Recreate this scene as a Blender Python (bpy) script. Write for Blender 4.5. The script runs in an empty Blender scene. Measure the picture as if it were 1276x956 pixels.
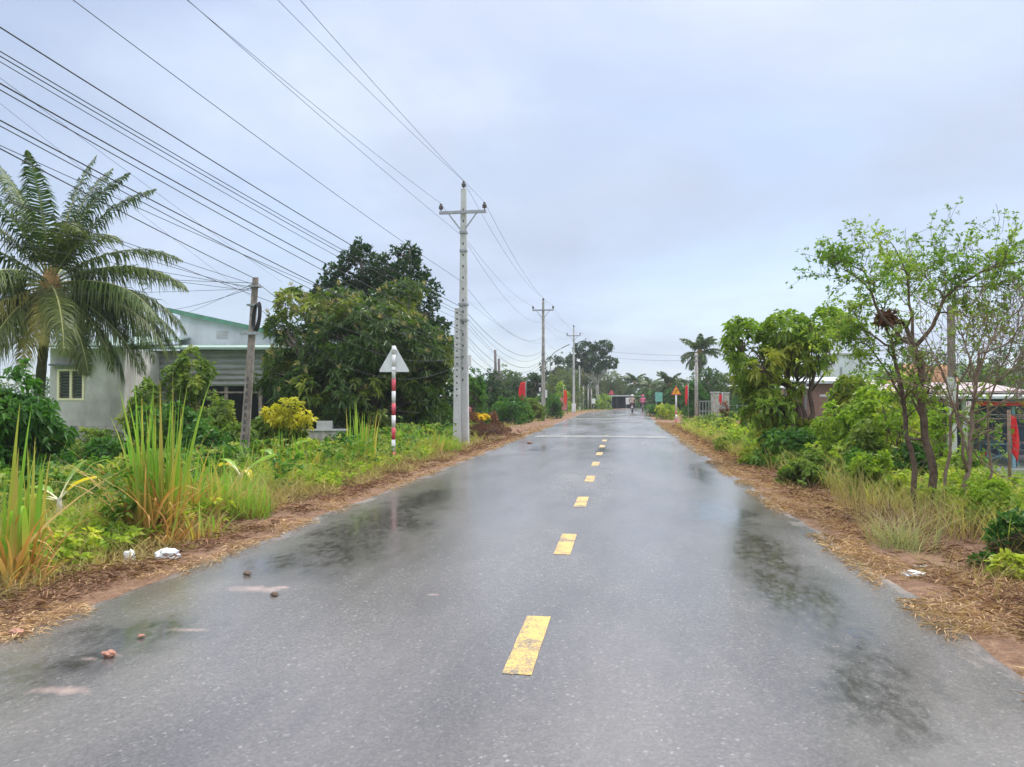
import bpy, bmesh, math, random
import numpy as np
from mathutils import Vector, Matrix, noise as mnoise

rng = np.random.default_rng(7)
random.seed(7)
scn = bpy.context.scene
col = scn.collection
PI = math.pi

# ------------------------------------------------------------------ camera
FPX = 945.0
CAM = np.array([0.0, 0.0, 1.45])
YAW = math.atan(137 / FPX)
PIT = math.atan(18 / FPX)
cF = np.array([-math.sin(YAW) * math.cos(PIT), math.cos(YAW) * math.cos(PIT), math.sin(PIT)])
cR = np.array([math.cos(YAW), math.sin(YAW), 0.0])
cU = np.cross(cR, cF)


def P(px, py, d):
    """world point at a depth d (m) in the direction of photograph position px,py (used for laying out only)"""
    return CAM + d * (cF + cR * (px - 638) / FPX - cU * (py - 478) / FPX)


def XY(px, d):
    p = P(px, 496, d)
    return float(p[0]), float(p[1])


def Hh(py, d):
    return 1.45 + (496 - py) * d / FPX


# ------------------------------------------------------------------ terrain
EL, ER = -3.65, 2.09


def bend(y):
    y = np.asarray(y, float)
    return np.where(y > 66, 0.0030 * (np.maximum(y, 66) - 66) ** 2, 0.0)


def sm(t):
    t = np.clip(t, 0, 1)
    return t * t * (3 - 2 * t)


def gz(x, y):
    x = np.asarray(x, float)
    y = np.asarray(y, float)
    b = bend(y)
    eL = (EL + b) - x
    eR = x - (ER + b)
    e = np.maximum(eL, eR)
    z = -0.07 + 0.06 * sm((e + 0.15) / 0.35)
    z = z - np.where(eL > 0, 0.05 * sm(eL / 1.2) + 0.22 * sm((eL - 1.6) / 4.0), 0)
    far = 1 - sm((y - 38) / 25)
    z = z - np.where(eR > 0, (0.06 * sm(eR / 1.0) + 0.82 * sm((eR - 2.0) / 7.0)) * far, 0)
    lump = 0.035 * np.sin(x * 1.9 + 1.3 * np.sin(y * 0.7)) * np.sin(y * 1.35 + x * 0.6) + 0.02 * np.sin(x * 4.7 + y * 3.1) * np.sin(y * 4.1)
    z = z + lump * sm((e - 0.1) / 0.8) * np.where(np.abs(x) < 60, 1, 0)
    return z


def gzf(x, y):
    return float(gz(x, y))


# ------------------------------------------------------------------ object helpers
def link(o, parent=None):
    col.objects.link(o)
    if parent is not None:
        o.parent = parent
    return o


def tag(o, label, cat, group=None, kind=None):
    if label:
        o['label'] = label
    if cat:
        o['category'] = cat
    if group:
        o['group'] = group
    if kind:
        o['kind'] = kind
    return o


def thing(name, label, cat, loc=(0, 0, 0), rotz=0.0, group=None):
    o = bpy.data.objects.new(name, None)
    o.empty_display_size = 0.2
    link(o)
    o.location = tuple(float(v) for v in loc)
    o.rotation_euler = (0, 0, rotz)
    return tag(o, label, cat, group)


def np_mesh(name, V, F, mat, parent=None, tint=None, smooth=False):
    """one mesh object from numpy vertices and a list of face arrays (tris and / or quads)"""
    V = np.asarray(V, np.float32)
    Fs = [np.asarray(f, np.int32) for f in (F if isinstance(F, (list, tuple)) else [F]) if len(f)]
    me = bpy.data.meshes.new(name)
    nl = sum(f.size for f in Fs)
    nf = sum(len(f) for f in Fs)
    me.vertices.add(len(V))
    me.vertices.foreach_set('co', V.ravel())
    me.loops.add(nl)
    me.loops.foreach_set('vertex_index', np.concatenate([f.ravel() for f in Fs]))
    me.polygons.add(nf)
    cnt = np.concatenate([np.full(len(f), f.shape[1], np.int32) for f in Fs])
    st = np.concatenate([[0], np.cumsum(cnt)[:-1]]).astype(np.int32)
    me.polygons.foreach_set('loop_start', st)
    if smooth:
        me.polygons.foreach_set('use_smooth', np.ones(nf, bool))
    if tint is not None:
        a = me.attributes.new('tint', 'FLOAT', 'POINT')
        a.data.foreach_set('value', np.asarray(tint, np.float32))
    me.update(calc_edges=True)
    o = bpy.data.objects.new(name, me)
    me.materials.append(mat)
    return link(o, parent)


class Geo:
    """collects boxes, bars, tubes, discs; build() links them as ONE mesh object"""

    def __init__(self):
        self.v, self.f, self.n = [], [], 0
        self.sm = []
        self.cut = []

    def add(self, V, F, smooth=False):
        V = [tuple(float(c) for c in p) for p in V]
        self.cut.append((self.n, len(self.f)))
        self.v += V
        for f in F:
            self.f.append(tuple(int(i) + self.n for i in f))
            self.sm.append(smooth)
        self.n += len(V)
        return self

    def box(self, c, s, rz=0.0, M=None):
        x, y, z = s[0] / 2, s[1] / 2, s[2] / 2
        V = [Vector((sx * x, sy * y, sz * z)) for sz in (-1, 1) for sy in (-1, 1) for sx in (-1, 1)]
        R = Matrix.Rotation(rz, 3, 'Z') if M is None else M
        V = [R @ v + Vector(c) for v in V]
        F = [(0, 2, 3, 1), (4, 5, 7, 6), (0, 1, 5, 4), (2, 6, 7, 3), (0, 4, 6, 2), (1, 3, 7, 5)]
        return self.add(V, F)

    def bar(self, a, b, w, h=None, up=(0, 0, 1)):
        a, b = Vector(a), Vector(b)
        d = (b - a)
        L = d.length
        d.normalize()
        u = Vector(up)
        if abs(d.dot(u)) > 0.98:
            u = Vector((1, 0, 0))
        s = d.cross(u).normalized()
        t = s.cross(d)
        M = Matrix((s, d, t)).transposed()
        return self.box((a + b) / 2, (w, L, h or w), M=M)

    def tube(self, pts, rad, n=6, cap=True, smooth=True):
        pts = [Vector(tuple(float(c) for c in p)) for p in pts]
        m = len(pts)
        if not hasattr(rad, '__len__'):
            rad = [rad] * m
        V, F = [], []
        ref = None
        for i, p in enumerate(pts):
            d = (pts[min(i + 1, m - 1)] - pts[max(i - 1, 0)])
            if d.length < 1e-9:
                d = Vector((0, 0, 1))
            d.normalize()
            if ref is None:
                ref = Vector((1, 0, 0)) if abs(d.x) < 0.8 else Vector((0, 1, 0))
            s = (ref - d * ref.dot(d))
            if s.length < 1e-6:
                s = Vector((0, 1, 0)).cross(d)
            s.normalize()
            ref = s
            t = d.cross(s)
            for k in range(n):
                a = 2 * PI * k / n
                V.append(p + (s * math.cos(a) + t * math.sin(a)) * rad[i])
        for i in range(m - 1):
            for k in range(n):
                k2 = (k + 1) % n
                F.append((i * n + k, i * n + k2, (i + 1) * n + k2, (i + 1) * n + k))
        if cap:
            F.append(tuple(range(n - 1, -1, -1)))
            F.append(tuple(range((m - 1) * n, m * n)))
        return self.add(V, F, smooth)

    def lathe(self, c, prof, n=16, axis='z', M=None):
        V, F = [], []
        for (r, h) in prof:
            for k in range(n):
                a = 2 * PI * k / n
                v = Vector((r * math.cos(a), r * math.sin(a), h))
                if axis == 'y':
                    v = Vector((v.x, v.z, v.y))
                if axis == 'x':
                    v = Vector((v.z, v.x, v.y))
                if M is not None:
                    v = M @ v
                V.append(v + Vector(c))
        for i in range(len(prof) - 1):
            for k in range(n):
                k2 = (k + 1) % n
                F.append((i * n + k, i * n + k2, (i + 1) * n + k2, (i + 1) * n + k))
        F.append(tuple(range(n - 1, -1, -1)))
        F.append(tuple(range((len(prof) - 1) * n, len(prof) * n)))
        return self.add(V, F, True)

    def prism(self, poly, z0, z1, fn=lambda p: p):
        n = len(poly)
        V = [fn((x, y, z0)) for x, y in poly] + [fn((x, y, z1)) for x, y in poly]
        F = [tuple(range(n - 1, -1, -1)), tuple(range(n, 2 * n))]
        F += [(i, (i + 1) % n, n + (i + 1) % n, n + i) for i in range(n)]
        return self.add(V, F)

    def build_each(self, name, mat, parent=None, bevel=0.0):
        """every added shape becomes a part of its own"""
        ends = self.cut[1:] + [(self.n, len(self.f))]
        for (v0, f0), (v1, f1) in zip(self.cut, ends):
            q = Geo()
            q.add(self.v[v0:v1], [tuple(i - v0 for i in f) for f in self.f[f0:f1]])
            q.sm = self.sm[f0:f1]
            q.build(name, mat, parent, bevel)

    def build(self, name, mat, parent=None, bevel=0.0):
        me = bpy.data.meshes.new(name)
        me.from_pydata(self.v, [], self.f)
        me.polygons.foreach_set('use_smooth', self.sm)
        me.validate()
        me.update()
        bm = bmesh.new()
        bm.from_mesh(me)
        bmesh.ops.recalc_face_normals(bm, faces=bm.faces)
        bm.to_mesh(me)
        bm.free()
        me.materials.append(mat)
        o = bpy.data.objects.new(name, me)
        link(o, parent)
        if bevel:
            md = o.modifiers.new('edge', 'BEVEL')
            md.width = bevel
            md.segments = 2
            md.limit_method = 'ANGLE'
        return o


# ------------------------------------------------------------------ materials
def new_mat(name):
    m = bpy.data.materials.new(name)
    m.use_nodes = True
    nt = m.node_tree
    return m, nt, nt.nodes['Principled BSDF'], nt.nodes['Material Output']


def N(nt, t, **kw):
    n = nt.nodes.new(t)
    for k, v in kw.items():
        if k.startswith('i_'):
            key = k[2:]
            n.inputs[int(key) if key.isdigit() else key].default_value = v
        else:
            setattr(n, k, v)
    return n


def ramp(nt, src, stops, interp='LINEAR'):
    r = nt.nodes.new('ShaderNodeValToRGB')
    r.color_ramp.interpolation = interp
    els = r.color_ramp.elements
    while len(els) < len(stops):
        els.new(0.5)
    for e, (p, c) in zip(els, stops):
        e.position = p
        e.color = (c[0], c[1], c[2], 1) if hasattr(c, '__len__') else (c, c, c, 1)
    nt.links.new(src, r.inputs['Fac'])
    return r.outputs['Color']


def mixc(nt, fac, a, b, mode='MIX'):
    m = nt.nodes.new('ShaderNodeMix')
    m.data_type = 'RGBA'
    m.blend_type = mode
    for sock, v in ((m.inputs['Factor'], fac), (m.inputs[6], a), (m.inputs[7], b)):
        if isinstance(v, bpy.types.NodeSocket):
            nt.links.new(v, sock)
        elif hasattr(v, '__len__'):
            sock.default_value = (v[0], v[1], v[2], 1)
        else:
            sock.default_value = v
    return m.outputs[2]


def math_n(nt, op, a, b=None, clamp=False):
    m = nt.nodes.new('ShaderNodeMath')
    m.operation = op
    m.use_clamp = clamp
    for i, v in enumerate((a, b)):
        if v is None:
            continue
        if isinstance(v, bpy.types.NodeSocket):
            nt.links.new(v, m.inputs[i])
        else:
            m.inputs[i].default_value = v
    return m.outputs[0]


def tex_noise(nt, vec, scale, detail=4, rough=0.55, dist=0.0):
    n = nt.nodes.new('ShaderNodeTexNoise')
    n.inputs['Scale'].default_value = scale
    n.inputs['Detail'].default_value = detail
    n.inputs['Roughness'].default_value = rough
    n.inputs['Distortion'].default_value = dist
    if vec is not None:
        nt.links.new(vec, n.inputs['Vector'])
    return n.outputs['Fac']


def mapping(nt, vec, scale=(1, 1, 1), loc=(0, 0, 0)):
    m = nt.nodes.new('ShaderNodeMapping')
    m.inputs['Scale'].default_value = scale
    m.inputs['Location'].default_value = loc
    nt.links.new(vec, m.inputs['Vector'])
    return m.outputs[0]


def coords(nt, kind='Object'):
    return nt.nodes.new('ShaderNodeTexCoord').outputs[kind]


def bump(nt, bs, h, dist=0.01, strength=0.5):
    b = nt.nodes.new('ShaderNodeBump')
    b.inputs['Distance'].default_value = dist
    b.inputs['Strength'].default_value = strength
    nt.links.new(h, b.inputs['Height'])
    nt.links.new(b.outputs[0], bs.inputs['Normal'])


def leaf_mat(name, ca, cb, cc=None, rough=0.45, trans=0.35, spec=0.18):
    """leaf blade: every leaf its own hue between ca and cb; cc = the hue where the 'tint' of the leaf is 1"""
    m, nt, bs, out = new_mat(name)
    g = nt.nodes.new('ShaderNodeNewGeometry')
    c = mixc(nt, g.outputs['Random Per Island'], ca, cb)
    if cc is not None:
        at = nt.nodes.new('ShaderNodeAttribute')
        at.attribute_name = 'tint'
        c = mixc(nt, at.outputs['Fac'], c, cc)
    nz = tex_noise(nt, coords(nt), 1.7, 3)
    c = mixc(nt, 0.5, c, ramp(nt, nz, [(0.3, (0.55, 0.6, 0.6)), (0.7, (1.35, 1.3, 1.2))]), 'MULTIPLY')
    nt.links.new(c, bs.inputs['Base Color'])
    bs.inputs['Roughness'].default_value = rough
    bs.inputs['Specular IOR Level'].default_value = spec
    tr = nt.nodes.new('ShaderNodeBsdfTranslucent')
    ct = mixc(nt, 1.0, c, (1.25, 1.35, 0.7), 'MULTIPLY')
    nt.links.new(ct, tr.inputs['Color'])
    mx = nt.nodes.new('ShaderNodeMixShader')
    mx.inputs[0].default_value = trans
    nt.links.new(bs.outputs[0], mx.inputs[1])
    nt.links.new(tr.outputs[0], mx.inputs[2])
    nt.links.new(mx.outputs[0], out.inputs['Surface'])
    return m


def plain_mat(name, c, rough=0.6, metal=0.0, var=0.25, scale=6.0, dirt=None, dirt_amt=0.4, bmp=0.0, bscale=40, spec=0.5):
    m, nt, bs, out = new_mat(name)
    co = coords(nt)
    nz = tex_noise(nt, co, scale, 6)
    lo = tuple(v * (1 - var) for v in c)
    hi = tuple(min(1, v * (1 + var)) for v in c)
    cc = ramp(nt, nz, [(0.3, lo), (0.7, hi)])
    if dirt is not None:
        n2 = tex_noise(nt, mapping(nt, co, (1, 1, 0.35)), scale * 0.45, 7, 0.65)
        f = ramp(nt, n2, [(0.45, 0.0), (0.68, dirt_amt)])
        cc = mixc(nt, f, cc, dirt)
    nt.links.new(cc, bs.inputs['Base Color'])
    bs.inputs['Roughness'].default_value = rough
    bs.inputs['Metallic'].default_value = metal
    bs.inputs['Specular IOR Level'].default_value = spec
    if bmp:
        bump(nt, bs, tex_noise(nt, co, bscale, 5), bmp, 0.6)
    return m


M = {}
M['mango'] = leaf_mat('mango_leaf', (0.022, 0.058, 0.014), (0.095, 0.165, 0.03), (0.34, 0.38, 0.06), 0.34, 0.35, 0.3)
M['mango_flower'] = leaf_mat('mango_flower', (0.34, 0.28, 0.11), (0.48, 0.42, 0.20), None, 0.8, 0.2)
M['darktree'] = leaf_mat('dark_leaf', (0.012, 0.036, 0.012), (0.035, 0.08, 0.022), (0.06, 0.12, 0.03), 0.4)
M['fartree'] = leaf_mat('far_leaf', (0.04, 0.085, 0.03), (0.085, 0.14, 0.045), (0.15, 0.19, 0.06), 0.55)
M['feather'] = leaf_mat('feather_leaf', (0.09, 0.13, 0.045), (0.15, 0.19, 0.065), (0.2, 0.2, 0.09), 0.6)
M['bushleaf'] = leaf_mat('bush_leaf', (0.03, 0.10, 0.018), (0.075, 0.19, 0.03), (0.16, 0.30, 0.04), 0.4)
M['shrubleaf'] = leaf_mat('shrub_leaf', (0.075, 0.14, 0.024), (0.19, 0.28, 0.045), (0.36, 0.38, 0.08), 0.42)
M['limeleaf'] = leaf_mat('lime_leaf', (0.13, 0.24, 0.025), (0.30, 0.42, 0.045), (0.46, 0.48, 0.07), 0.45, 0.42)
M['cashew'] = leaf_mat('cashew_leaf', (0.10, 0.19, 0.024), (0.25, 0.36, 0.045), (0.42, 0.36, 0.07), 0.42)
M['smallleaf'] = leaf_mat('small_leaf', (0.09, 0.18, 0.03), (0.22, 0.35, 0.05), (0.38, 0.45, 0.09), 0.45, 0.45)
M['yellowleaf'] = leaf_mat('yellow_leaf', (0.50, 0.42, 0.03), (0.62, 0.56, 0.06), (0.25, 0.35, 0.04), 0.45)
M['redleaf'] = leaf_mat('red_leaf', (0.16, 0.05, 0.03), (0.26, 0.13, 0.06), None, 0.5)
M['deadleaf'] = leaf_mat('dead_leaf', (0.10, 0.045, 0.03), (0.2, 0.10, 0.07), None, 0.8, 0.15)
M['palmleaf'] = leaf_mat('palm_leaf', (0.03, 0.068, 0.018), (0.09, 0.14, 0.036), (0.26, 0.26, 0.07), 0.42, 0.25)
M['palmyellow'] = leaf_mat('palm_old_leaf', (0.20, 0.21, 0.06), (0.34, 0.32, 0.09), (0.42, 0.32, 0.10), 0.5, 0.3)
M['palmdead'] = leaf_mat('palm_dead_leaf', (0.20, 0.12, 0.06), (0.30, 0.19, 0.11), None, 0.8, 0.1)
M['cane'] = leaf_mat('cane_blade', (0.50, 0.30, 0.09), (0.56, 0.45, 0.13), (0.20, 0.42, 0.05), 0.42, 0.4)
M['caneold'] = leaf_mat('cane_dry_blade', (0.40, 0.18, 0.05), (0.66, 0.45, 0.19), None, 0.7, 0.25)
M['grass'] = leaf_mat('grass_blade', (0.10, 0.20, 0.03), (0.22, 0.36, 0.05), (0.30, 0.42, 0.07), 0.5, 0.4)
M['grassdry'] = leaf_mat('dry_grass_blade', (0.30, 0.21, 0.09), (0.50, 0.38, 0.18), (0.24, 0.26, 0.08), 0.8, 0.25)
M['tuft'] = leaf_mat('grey_grass_blade', (0.22, 0.28, 0.12), (0.34, 0.36, 0.18), (0.48, 0.38, 0.2), 0.6, 0.3)
M['wildgrass'] = leaf_mat('wild_grass_blade', (0.36, 0.27, 0.10), (0.48, 0.40, 0.16), (0.24, 0.38, 0.06), 0.6, 0.35)
M['straw'] = leaf_mat('straw', (0.34, 0.20, 0.12), (0.64, 0.47, 0.28), None, 0.85, 0.1)
M['strawred'] = leaf_mat('brown_litter', (0.10, 0.05, 0.035), (0.36, 0.21, 0.14), None, 0.85, 0.1)
M['banana'] = leaf_mat('banana_leaf', (0.20, 0.40, 0.08), (0.24, 0.44, 0.10), (0.62, 0.50, 0.05), 0.35, 0.4)
M['pinkpetal'] = leaf_mat('pink_petal', (0.55, 0.18, 0.28), (0.65, 0.30, 0.40), None, 0.6)
M['yellowpetal'] = leaf_mat('yellow_petal', (0.78, 0.50, 0.01), (0.85, 0.62, 0.03), None, 0.6)
M['bark'] = plain_mat('bark', (0.13, 0.10, 0.075), 0.9, 0, 0.45, 9, (0.28, 0.25, 0.2), 0.5, 0.02, 30)
M['barkdark'] = plain_mat('dark_bark', (0.10, 0.065, 0.045), 0.9, 0, 0.5, 14, (0.24, 0.17, 0.12), 0.6, 0.012, 45)
M['barkred'] = plain_mat('twig_bark', (0.21, 0.14, 0.10), 0.9, 0, 0.35, 14, (0.32, 0.26, 0.2), 0.5, 0.006, 60)
M['palmtrunk'] = plain_mat('palm_bark', (0.10, 0.08, 0.065), 0.9, 0, 0.4, 8, (0.3, 0.28, 0.24), 0.5, 0.02, 25)
M['concrete'] = plain_mat('pole_concrete', (0.52, 0.52, 0.50), 0.85, 0, 0.12, 5, (0.34, 0.33, 0.31), 0.5, 0.004, 60)
M['concreteold'] = plain_mat('old_concrete', (0.40, 0.37, 0.33), 0.9, 0, 0.3, 7, (0.16, 0.14, 0.12), 0.8, 0.006, 40)
M['woodpole'] = plain_mat('weathered_pole', (0.27, 0.225, 0.19), 0.9, 0, 0.35, 9, (0.10, 0.08, 0.07), 0.85, 0.01, 30)
M['darkpole'] = plain_mat('dark_pole', (0.14, 0.12, 0.115), 0.9, 0, 0.3, 8)
M['hole'] = plain_mat('pole_recess', (0.10, 0.095, 0.09), 0.95, 0, 0.2, 20)
M['steel'] = plain_mat('galvanised_steel', (0.36, 0.37, 0.38), 0.5, 0.6, 0.2, 15, (0.2, 0.17, 0.15), 0.4)
M['porcelain'] = plain_mat('insulator_glaze', (0.07, 0.055, 0.05), 0.25, 0, 0.2, 10)
M['wire'] = plain_mat('cable_sheath', (0.022, 0.022, 0.025), 0.6, 0, 0.2, 10)
M['whitepaint'] = plain_mat('white_paint', (0.74, 0.74, 0.73), 0.5, 0, 0.06, 8, (0.45, 0.42, 0.38), 0.4)
M['signback'] = plain_mat('sign_back', (0.72, 0.74, 0.73), 0.45, 0.1, 0.06, 5, (0.40, 0.42, 0.42), 0.4)
M['redpaint'] = plain_mat('red_paint', (0.62, 0.06, 0.09), 0.5, 0, 0.2, 9, (0.65, 0.3, 0.3), 0.35)
M['redcloth'] = plain_mat('red_cloth', (0.70, 0.02, 0.03), 0.8, 0, 0.15, 6)
M['orangecloth'] = plain_mat('faded_red_cloth', (0.75, 0.07, 0.02), 0.8, 0, 0.15, 6)
M['black'] = plain_mat('black_paint', (0.02, 0.02, 0.022), 0.5, 0, 0.2, 10)
M['yellowsign'] = plain_mat('yellow_sign_paint', (0.85, 0.42, 0.01), 0.45, 0, 0.06, 6)
M['teal'] = plain_mat('teal_board', (0.16, 0.44, 0.34), 0.5, 0, 0.15, 5)
M['pinkboard'] = plain_mat('pink_board', (0.55, 0.22, 0.20), 0.6, 0, 0.2, 5)
M['plaster'] = plain_mat('grey_plaster', (0.55, 0.53, 0.50), 0.9, 0, 0.16, 1.4, (0.24, 0.22, 0.20), 0.75, 0.004, 20)
M['whitewall'] = plain_mat('white_plaster', (0.62, 0.64, 0.66), 0.9, 0, 0.07, 2.0, (0.38, 0.38, 0.38), 0.5)
M['cream'] = plain_mat('cream_paint', (0.82, 0.76, 0.50), 0.5, 0, 0.05, 8)
M['slat'] = plain_mat('grey_slat', (0.12, 0.13, 0.14), 0.5, 0, 0.2, 8)
M['greentrim'] = plain_mat('green_trim', (0.09, 0.24, 0.16), 0.6, 0, 0.25, 6, (0.2, 0.26, 0.2), 0.4)
M['greenroof'] = plain_mat('pale_green_roof', (0.26, 0.35, 0.30), 0.5, 0.1, 0.15, 4)
M['pinkroof'] = plain_mat('faded_pink_roof', (0.34, 0.26, 0.26), 0.7, 0.0, 0.2, 3, (0.3, 0.26, 0.24), 0.6)
M['paleroof'] = plain_mat('pale_sheet_roof', (0.46, 0.48, 0.48), 0.5, 0.1, 0.14, 3, (0.26, 0.22, 0.2), 0.6)
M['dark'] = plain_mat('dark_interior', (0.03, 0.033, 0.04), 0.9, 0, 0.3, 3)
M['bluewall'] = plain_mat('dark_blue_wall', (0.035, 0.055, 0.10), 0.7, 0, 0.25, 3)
M['bluesteel'] = plain_mat('blue_grey_frame', (0.20, 0.32, 0.38), 0.5, 0.1, 0.15, 8)
M['floor'] = plain_mat('cement_floor', (0.34, 0.33, 0.32), 0.8, 0, 0.2, 3)
M['rubber'] = plain_mat('rubber', (0.02, 0.02, 0.02), 0.8, 0, 0.2, 20)
M['skin'] = plain_mat('skin', (0.42, 0.25, 0.17), 0.6, 0, 0.1, 10)
M['pinkcloth'] = plain_mat('pink_cloth', (0.70, 0.14, 0.28), 0.8, 0, 0.15, 8)
M['tancloth'] = plain_mat('tan_cloth', (0.42, 0.32, 0.27), 0.8, 0, 0.15, 8)
M['darkcloth'] = plain_mat('dark_cloth', (0.03, 0.03, 0.045), 0.85, 0, 0.2, 8)
M['bag'] = plain_mat('white_plastic_bag', (0.72, 0.74, 0.76), 0.4, 0, 0.08, 25, (0.45, 0.43, 0.4), 0.4)
M['coconut'] = plain_mat('coconut_husk', (0.26, 0.26, 0.06), 0.5, 0, 0.3, 6)
M['sheath'] = plain_mat('palm_sheath', (0.34, 0.20, 0.07), 0.85, 0, 0.4, 12)
M['clod'] = plain_mat('red_mud', (0.34, 0.17, 0.12), 0.9, 0, 0.3, 30, None, 0, 0.004, 80)
M['terracotta'] = plain_mat('terracotta', (0.34, 0.13, 0.07), 0.8, 0, 0.2, 8)


def corrugated_mat(name, c, axis_scale, dirt):
    m, nt, bs, out = new_mat(name)
    co = coords(nt)
    w = nt.nodes.new('ShaderNodeTexWave')
    w.bands_direction = 'Z'
    w.inputs['Scale'].default_value = axis_scale
    w.inputs['Distortion'].default_value = 0.3
    w.inputs['Detail'].default_value = 1
    nt.links.new(co, w.inputs['Vector'])
    n1 = tex_noise(nt, mapping(nt, co, (0.5, 0.5, 2.5)), 2.0, 6, 0.65)
    cc = mixc(nt, ramp(nt, n1, [(0.4, 0.0), (0.7, 0.75)]), c, dirt)
    nt.links.new(cc, bs.inputs['Base Color'])
    bs.inputs['Roughness'].default_value = 0.5
    bs.inputs['Metallic'].default_value = 0.25
    bump(nt, bs, w.outputs['Fac'], 0.03, 0.9)
    return m


M['slatsheet'] = corrugated_mat('sheet_metal_wall', (0.36, 0.37, 0.38), 1.3, (0.20, 0.18, 0.17))


def brick_mat():
    m, nt, bs, out = new_mat('red_brick')
    b = nt.nodes.new('ShaderNodeTexBrick')
    nt.links.new(coords(nt), b.inputs['Vector'])
    b.inputs['Color1'].default_value = (0.30, 0.13, 0.10, 1)
    b.inputs['Color2'].default_value = (0.38, 0.19, 0.14, 1)
    b.inputs['Mortar'].default_value = (0.34, 0.29, 0.27, 1)
    b.inputs['Scale'].default_value = 4.5
    mp = mapping(nt, coords(nt), (1, 1, 1))
    mp.node.inputs['Rotation'].default_value = (PI / 2, 0, 0)
    nt.links.new(mp, b.inputs['Vector'])
    nt.links.new(b.outputs['Color'], bs.inputs['Base Color'])
    bs.inputs['Roughness'].default_value = 0.9
    return m


M['brick'] = brick_mat()


def road_mat():
    m, nt, bs, out = new_mat('wet_asphalt')
    co = coords(nt)
    sep = nt.nodes.new('ShaderNodeSeparateXYZ')
    nt.links.new(co, sep.inputs[0])
    X, Y = sep.outputs[0], sep.outputs[1]
    at = nt.nodes.new('ShaderNodeAttribute')
    at.attribute_name = 'tint'                      # metres from the nearest road edge
    ed = at.outputs['Fac']
    # asphalt: stones in binder
    vor = nt.nodes.new('ShaderNodeTexVoronoi')
    vor.inputs['Scale'].default_value = 75
    nt.links.new(co, vor.inputs['Vector'])
    stone = ramp(nt, vor.outputs['Color'], [(0.0, 0.088), (0.55, 0.112), (0.86, 0.14), (0.97, 0.25)])
    fine = ramp(nt, tex_noise(nt, co, 160, 3), [(0.3, 0.85), (0.7, 1.15)])
    mid = ramp(nt, tex_noise(nt, mapping(nt, co, (1.5, 0.45, 1)), 0.9, 7, 0.65), [(0.3, 0.72), (0.7, 1.25)])
    c = mixc(nt, 1.0, stone, fine, 'MULTIPLY')
    c = mixc(nt, 1.0, c, mid, 'MULTIPLY')
    c = mixc(nt, 1.0, c, (1.12, 1.02, 0.93), 'MULTIPLY')
    # four wheel tracks polished paler by traffic
    trk = None
    for tx in (-2.65, -1.25, 0.15, 1.35):
        dx = math_n(nt, 'DIVIDE', math_n(nt, 'SUBTRACT', X, tx), 0.36)
        gq = math_n(nt, 'POWER', 2.718, math_n(nt, 'MULTIPLY', math_n(nt, 'MULTIPLY', dx, dx), -1.0))
        trk = gq if trk is None else math_n(nt, 'ADD', trk, gq)
    trk = math_n(nt, 'MULTIPLY', trk, ramp(nt, tex_noise(nt, mapping(nt, co, (1.0, 0.12, 1), (7, 1, 0)), 1.1, 5), [(0.35, 0.2), (0.65, 1.0)]))
    c = mixc(nt, math_n(nt, 'MULTIPLY', trk, 0.22), c, (0.20, 0.19, 0.185))
    # worn lighter / silted streaks along the road
    silt = ramp(nt, tex_noise(nt, mapping(nt, co, (2.2, 0.22, 1), (3, 1, 0)), 0.8, 6, 0.6), [(0.5, 0.0), (0.78, 0.35)])
    c = mixc(nt, silt, c, (0.17, 0.155, 0.15))
    # reddish soil washed on to the edges and a few smears
    en = tex_noise(nt, mapping(nt, co, (1.0, 0.5, 1)), 3.0, 7, 0.7)
    edge = math_n(nt, 'SUBTRACT', math_n(nt, 'SUBTRACT', math_n(nt, 'MULTIPLY', en, 0.8), 0.30), ed)
    ef = ramp(nt, edge, [(0.0, 0.0), (0.22, 0.75)])
    c = mixc(nt, ef, c, (0.22, 0.145, 0.105))
    sp = tex_noise(nt, mapping(nt, co, (0.9, 2.2, 1), (0.7, 0.35, 0)), 0.62, 5, 0.6)
    leftside = ramp(nt, math_n(nt, 'MULTIPLY_ADD', X, -1.0), [(0.0, 0.0), (1.0, 1.0)])
    nt.nodes.remove(leftside.node)
    # each smear an ellipse with a ragged rim
    def blob(x, y, rx, ry, rag=0.5, scale=2.2):
        dx = math_n(nt, 'DIVIDE', math_n(nt, 'SUBTRACT', X, x), rx)
        dy = math_n(nt, 'DIVIDE', math_n(nt, 'SUBTRACT', Y, y), ry)
        r2 = math_n(nt, 'ADD', math_n(nt, 'MULTIPLY', dx, dx), math_n(nt, 'MULTIPLY', dy, dy))
        r = math_n(nt, 'SQRT', r2)
        nz = tex_noise(nt, mapping(nt, co, (1.3, 0.7, 1), (x, y, 0)), scale, 6, 0.68)
        return math_n(nt, 'ADD', math_n(nt, 'SUBTRACT', 1.0, r), math_n(nt, 'MULTIPLY', math_n(nt, 'SUBTRACT', nz, 0.5), rag * 4))
    smear = None
    for (px, py, rx, ry) in SMEARS:
        x, y = ground_xy(px, py)
        b = ramp(nt, blob(x, y, rx, ry, 0.5, 7), [(0.1, 0.0), (0.75, 0.75)])
        smear = b if smear is None else math_n(nt, 'MAXIMUM', smear, b)
    c = mixc(nt, smear, c, (0.38, 0.28, 0.24))
    # wet film
    wn = tex_noise(nt, mapping(nt, co, (1.0, 0.33, 1), (5, 2, 0)), 0.55, 8, 0.66)
    wet = ramp(nt, wn, [(0.34, 0.0), (0.60, 1.0)])
    pud = None
    for (px, py, rx, ry) in PUDDLES:
        x, y = ground_xy(px, py)
        b = ramp(nt, blob(x, y, rx, ry, 0.55, 1.6), [(0.0, 0.0), (0.7, 1.0)])
        pud = b if pud is None else math_n(nt, 'MAXIMUM', pud, b)
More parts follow.
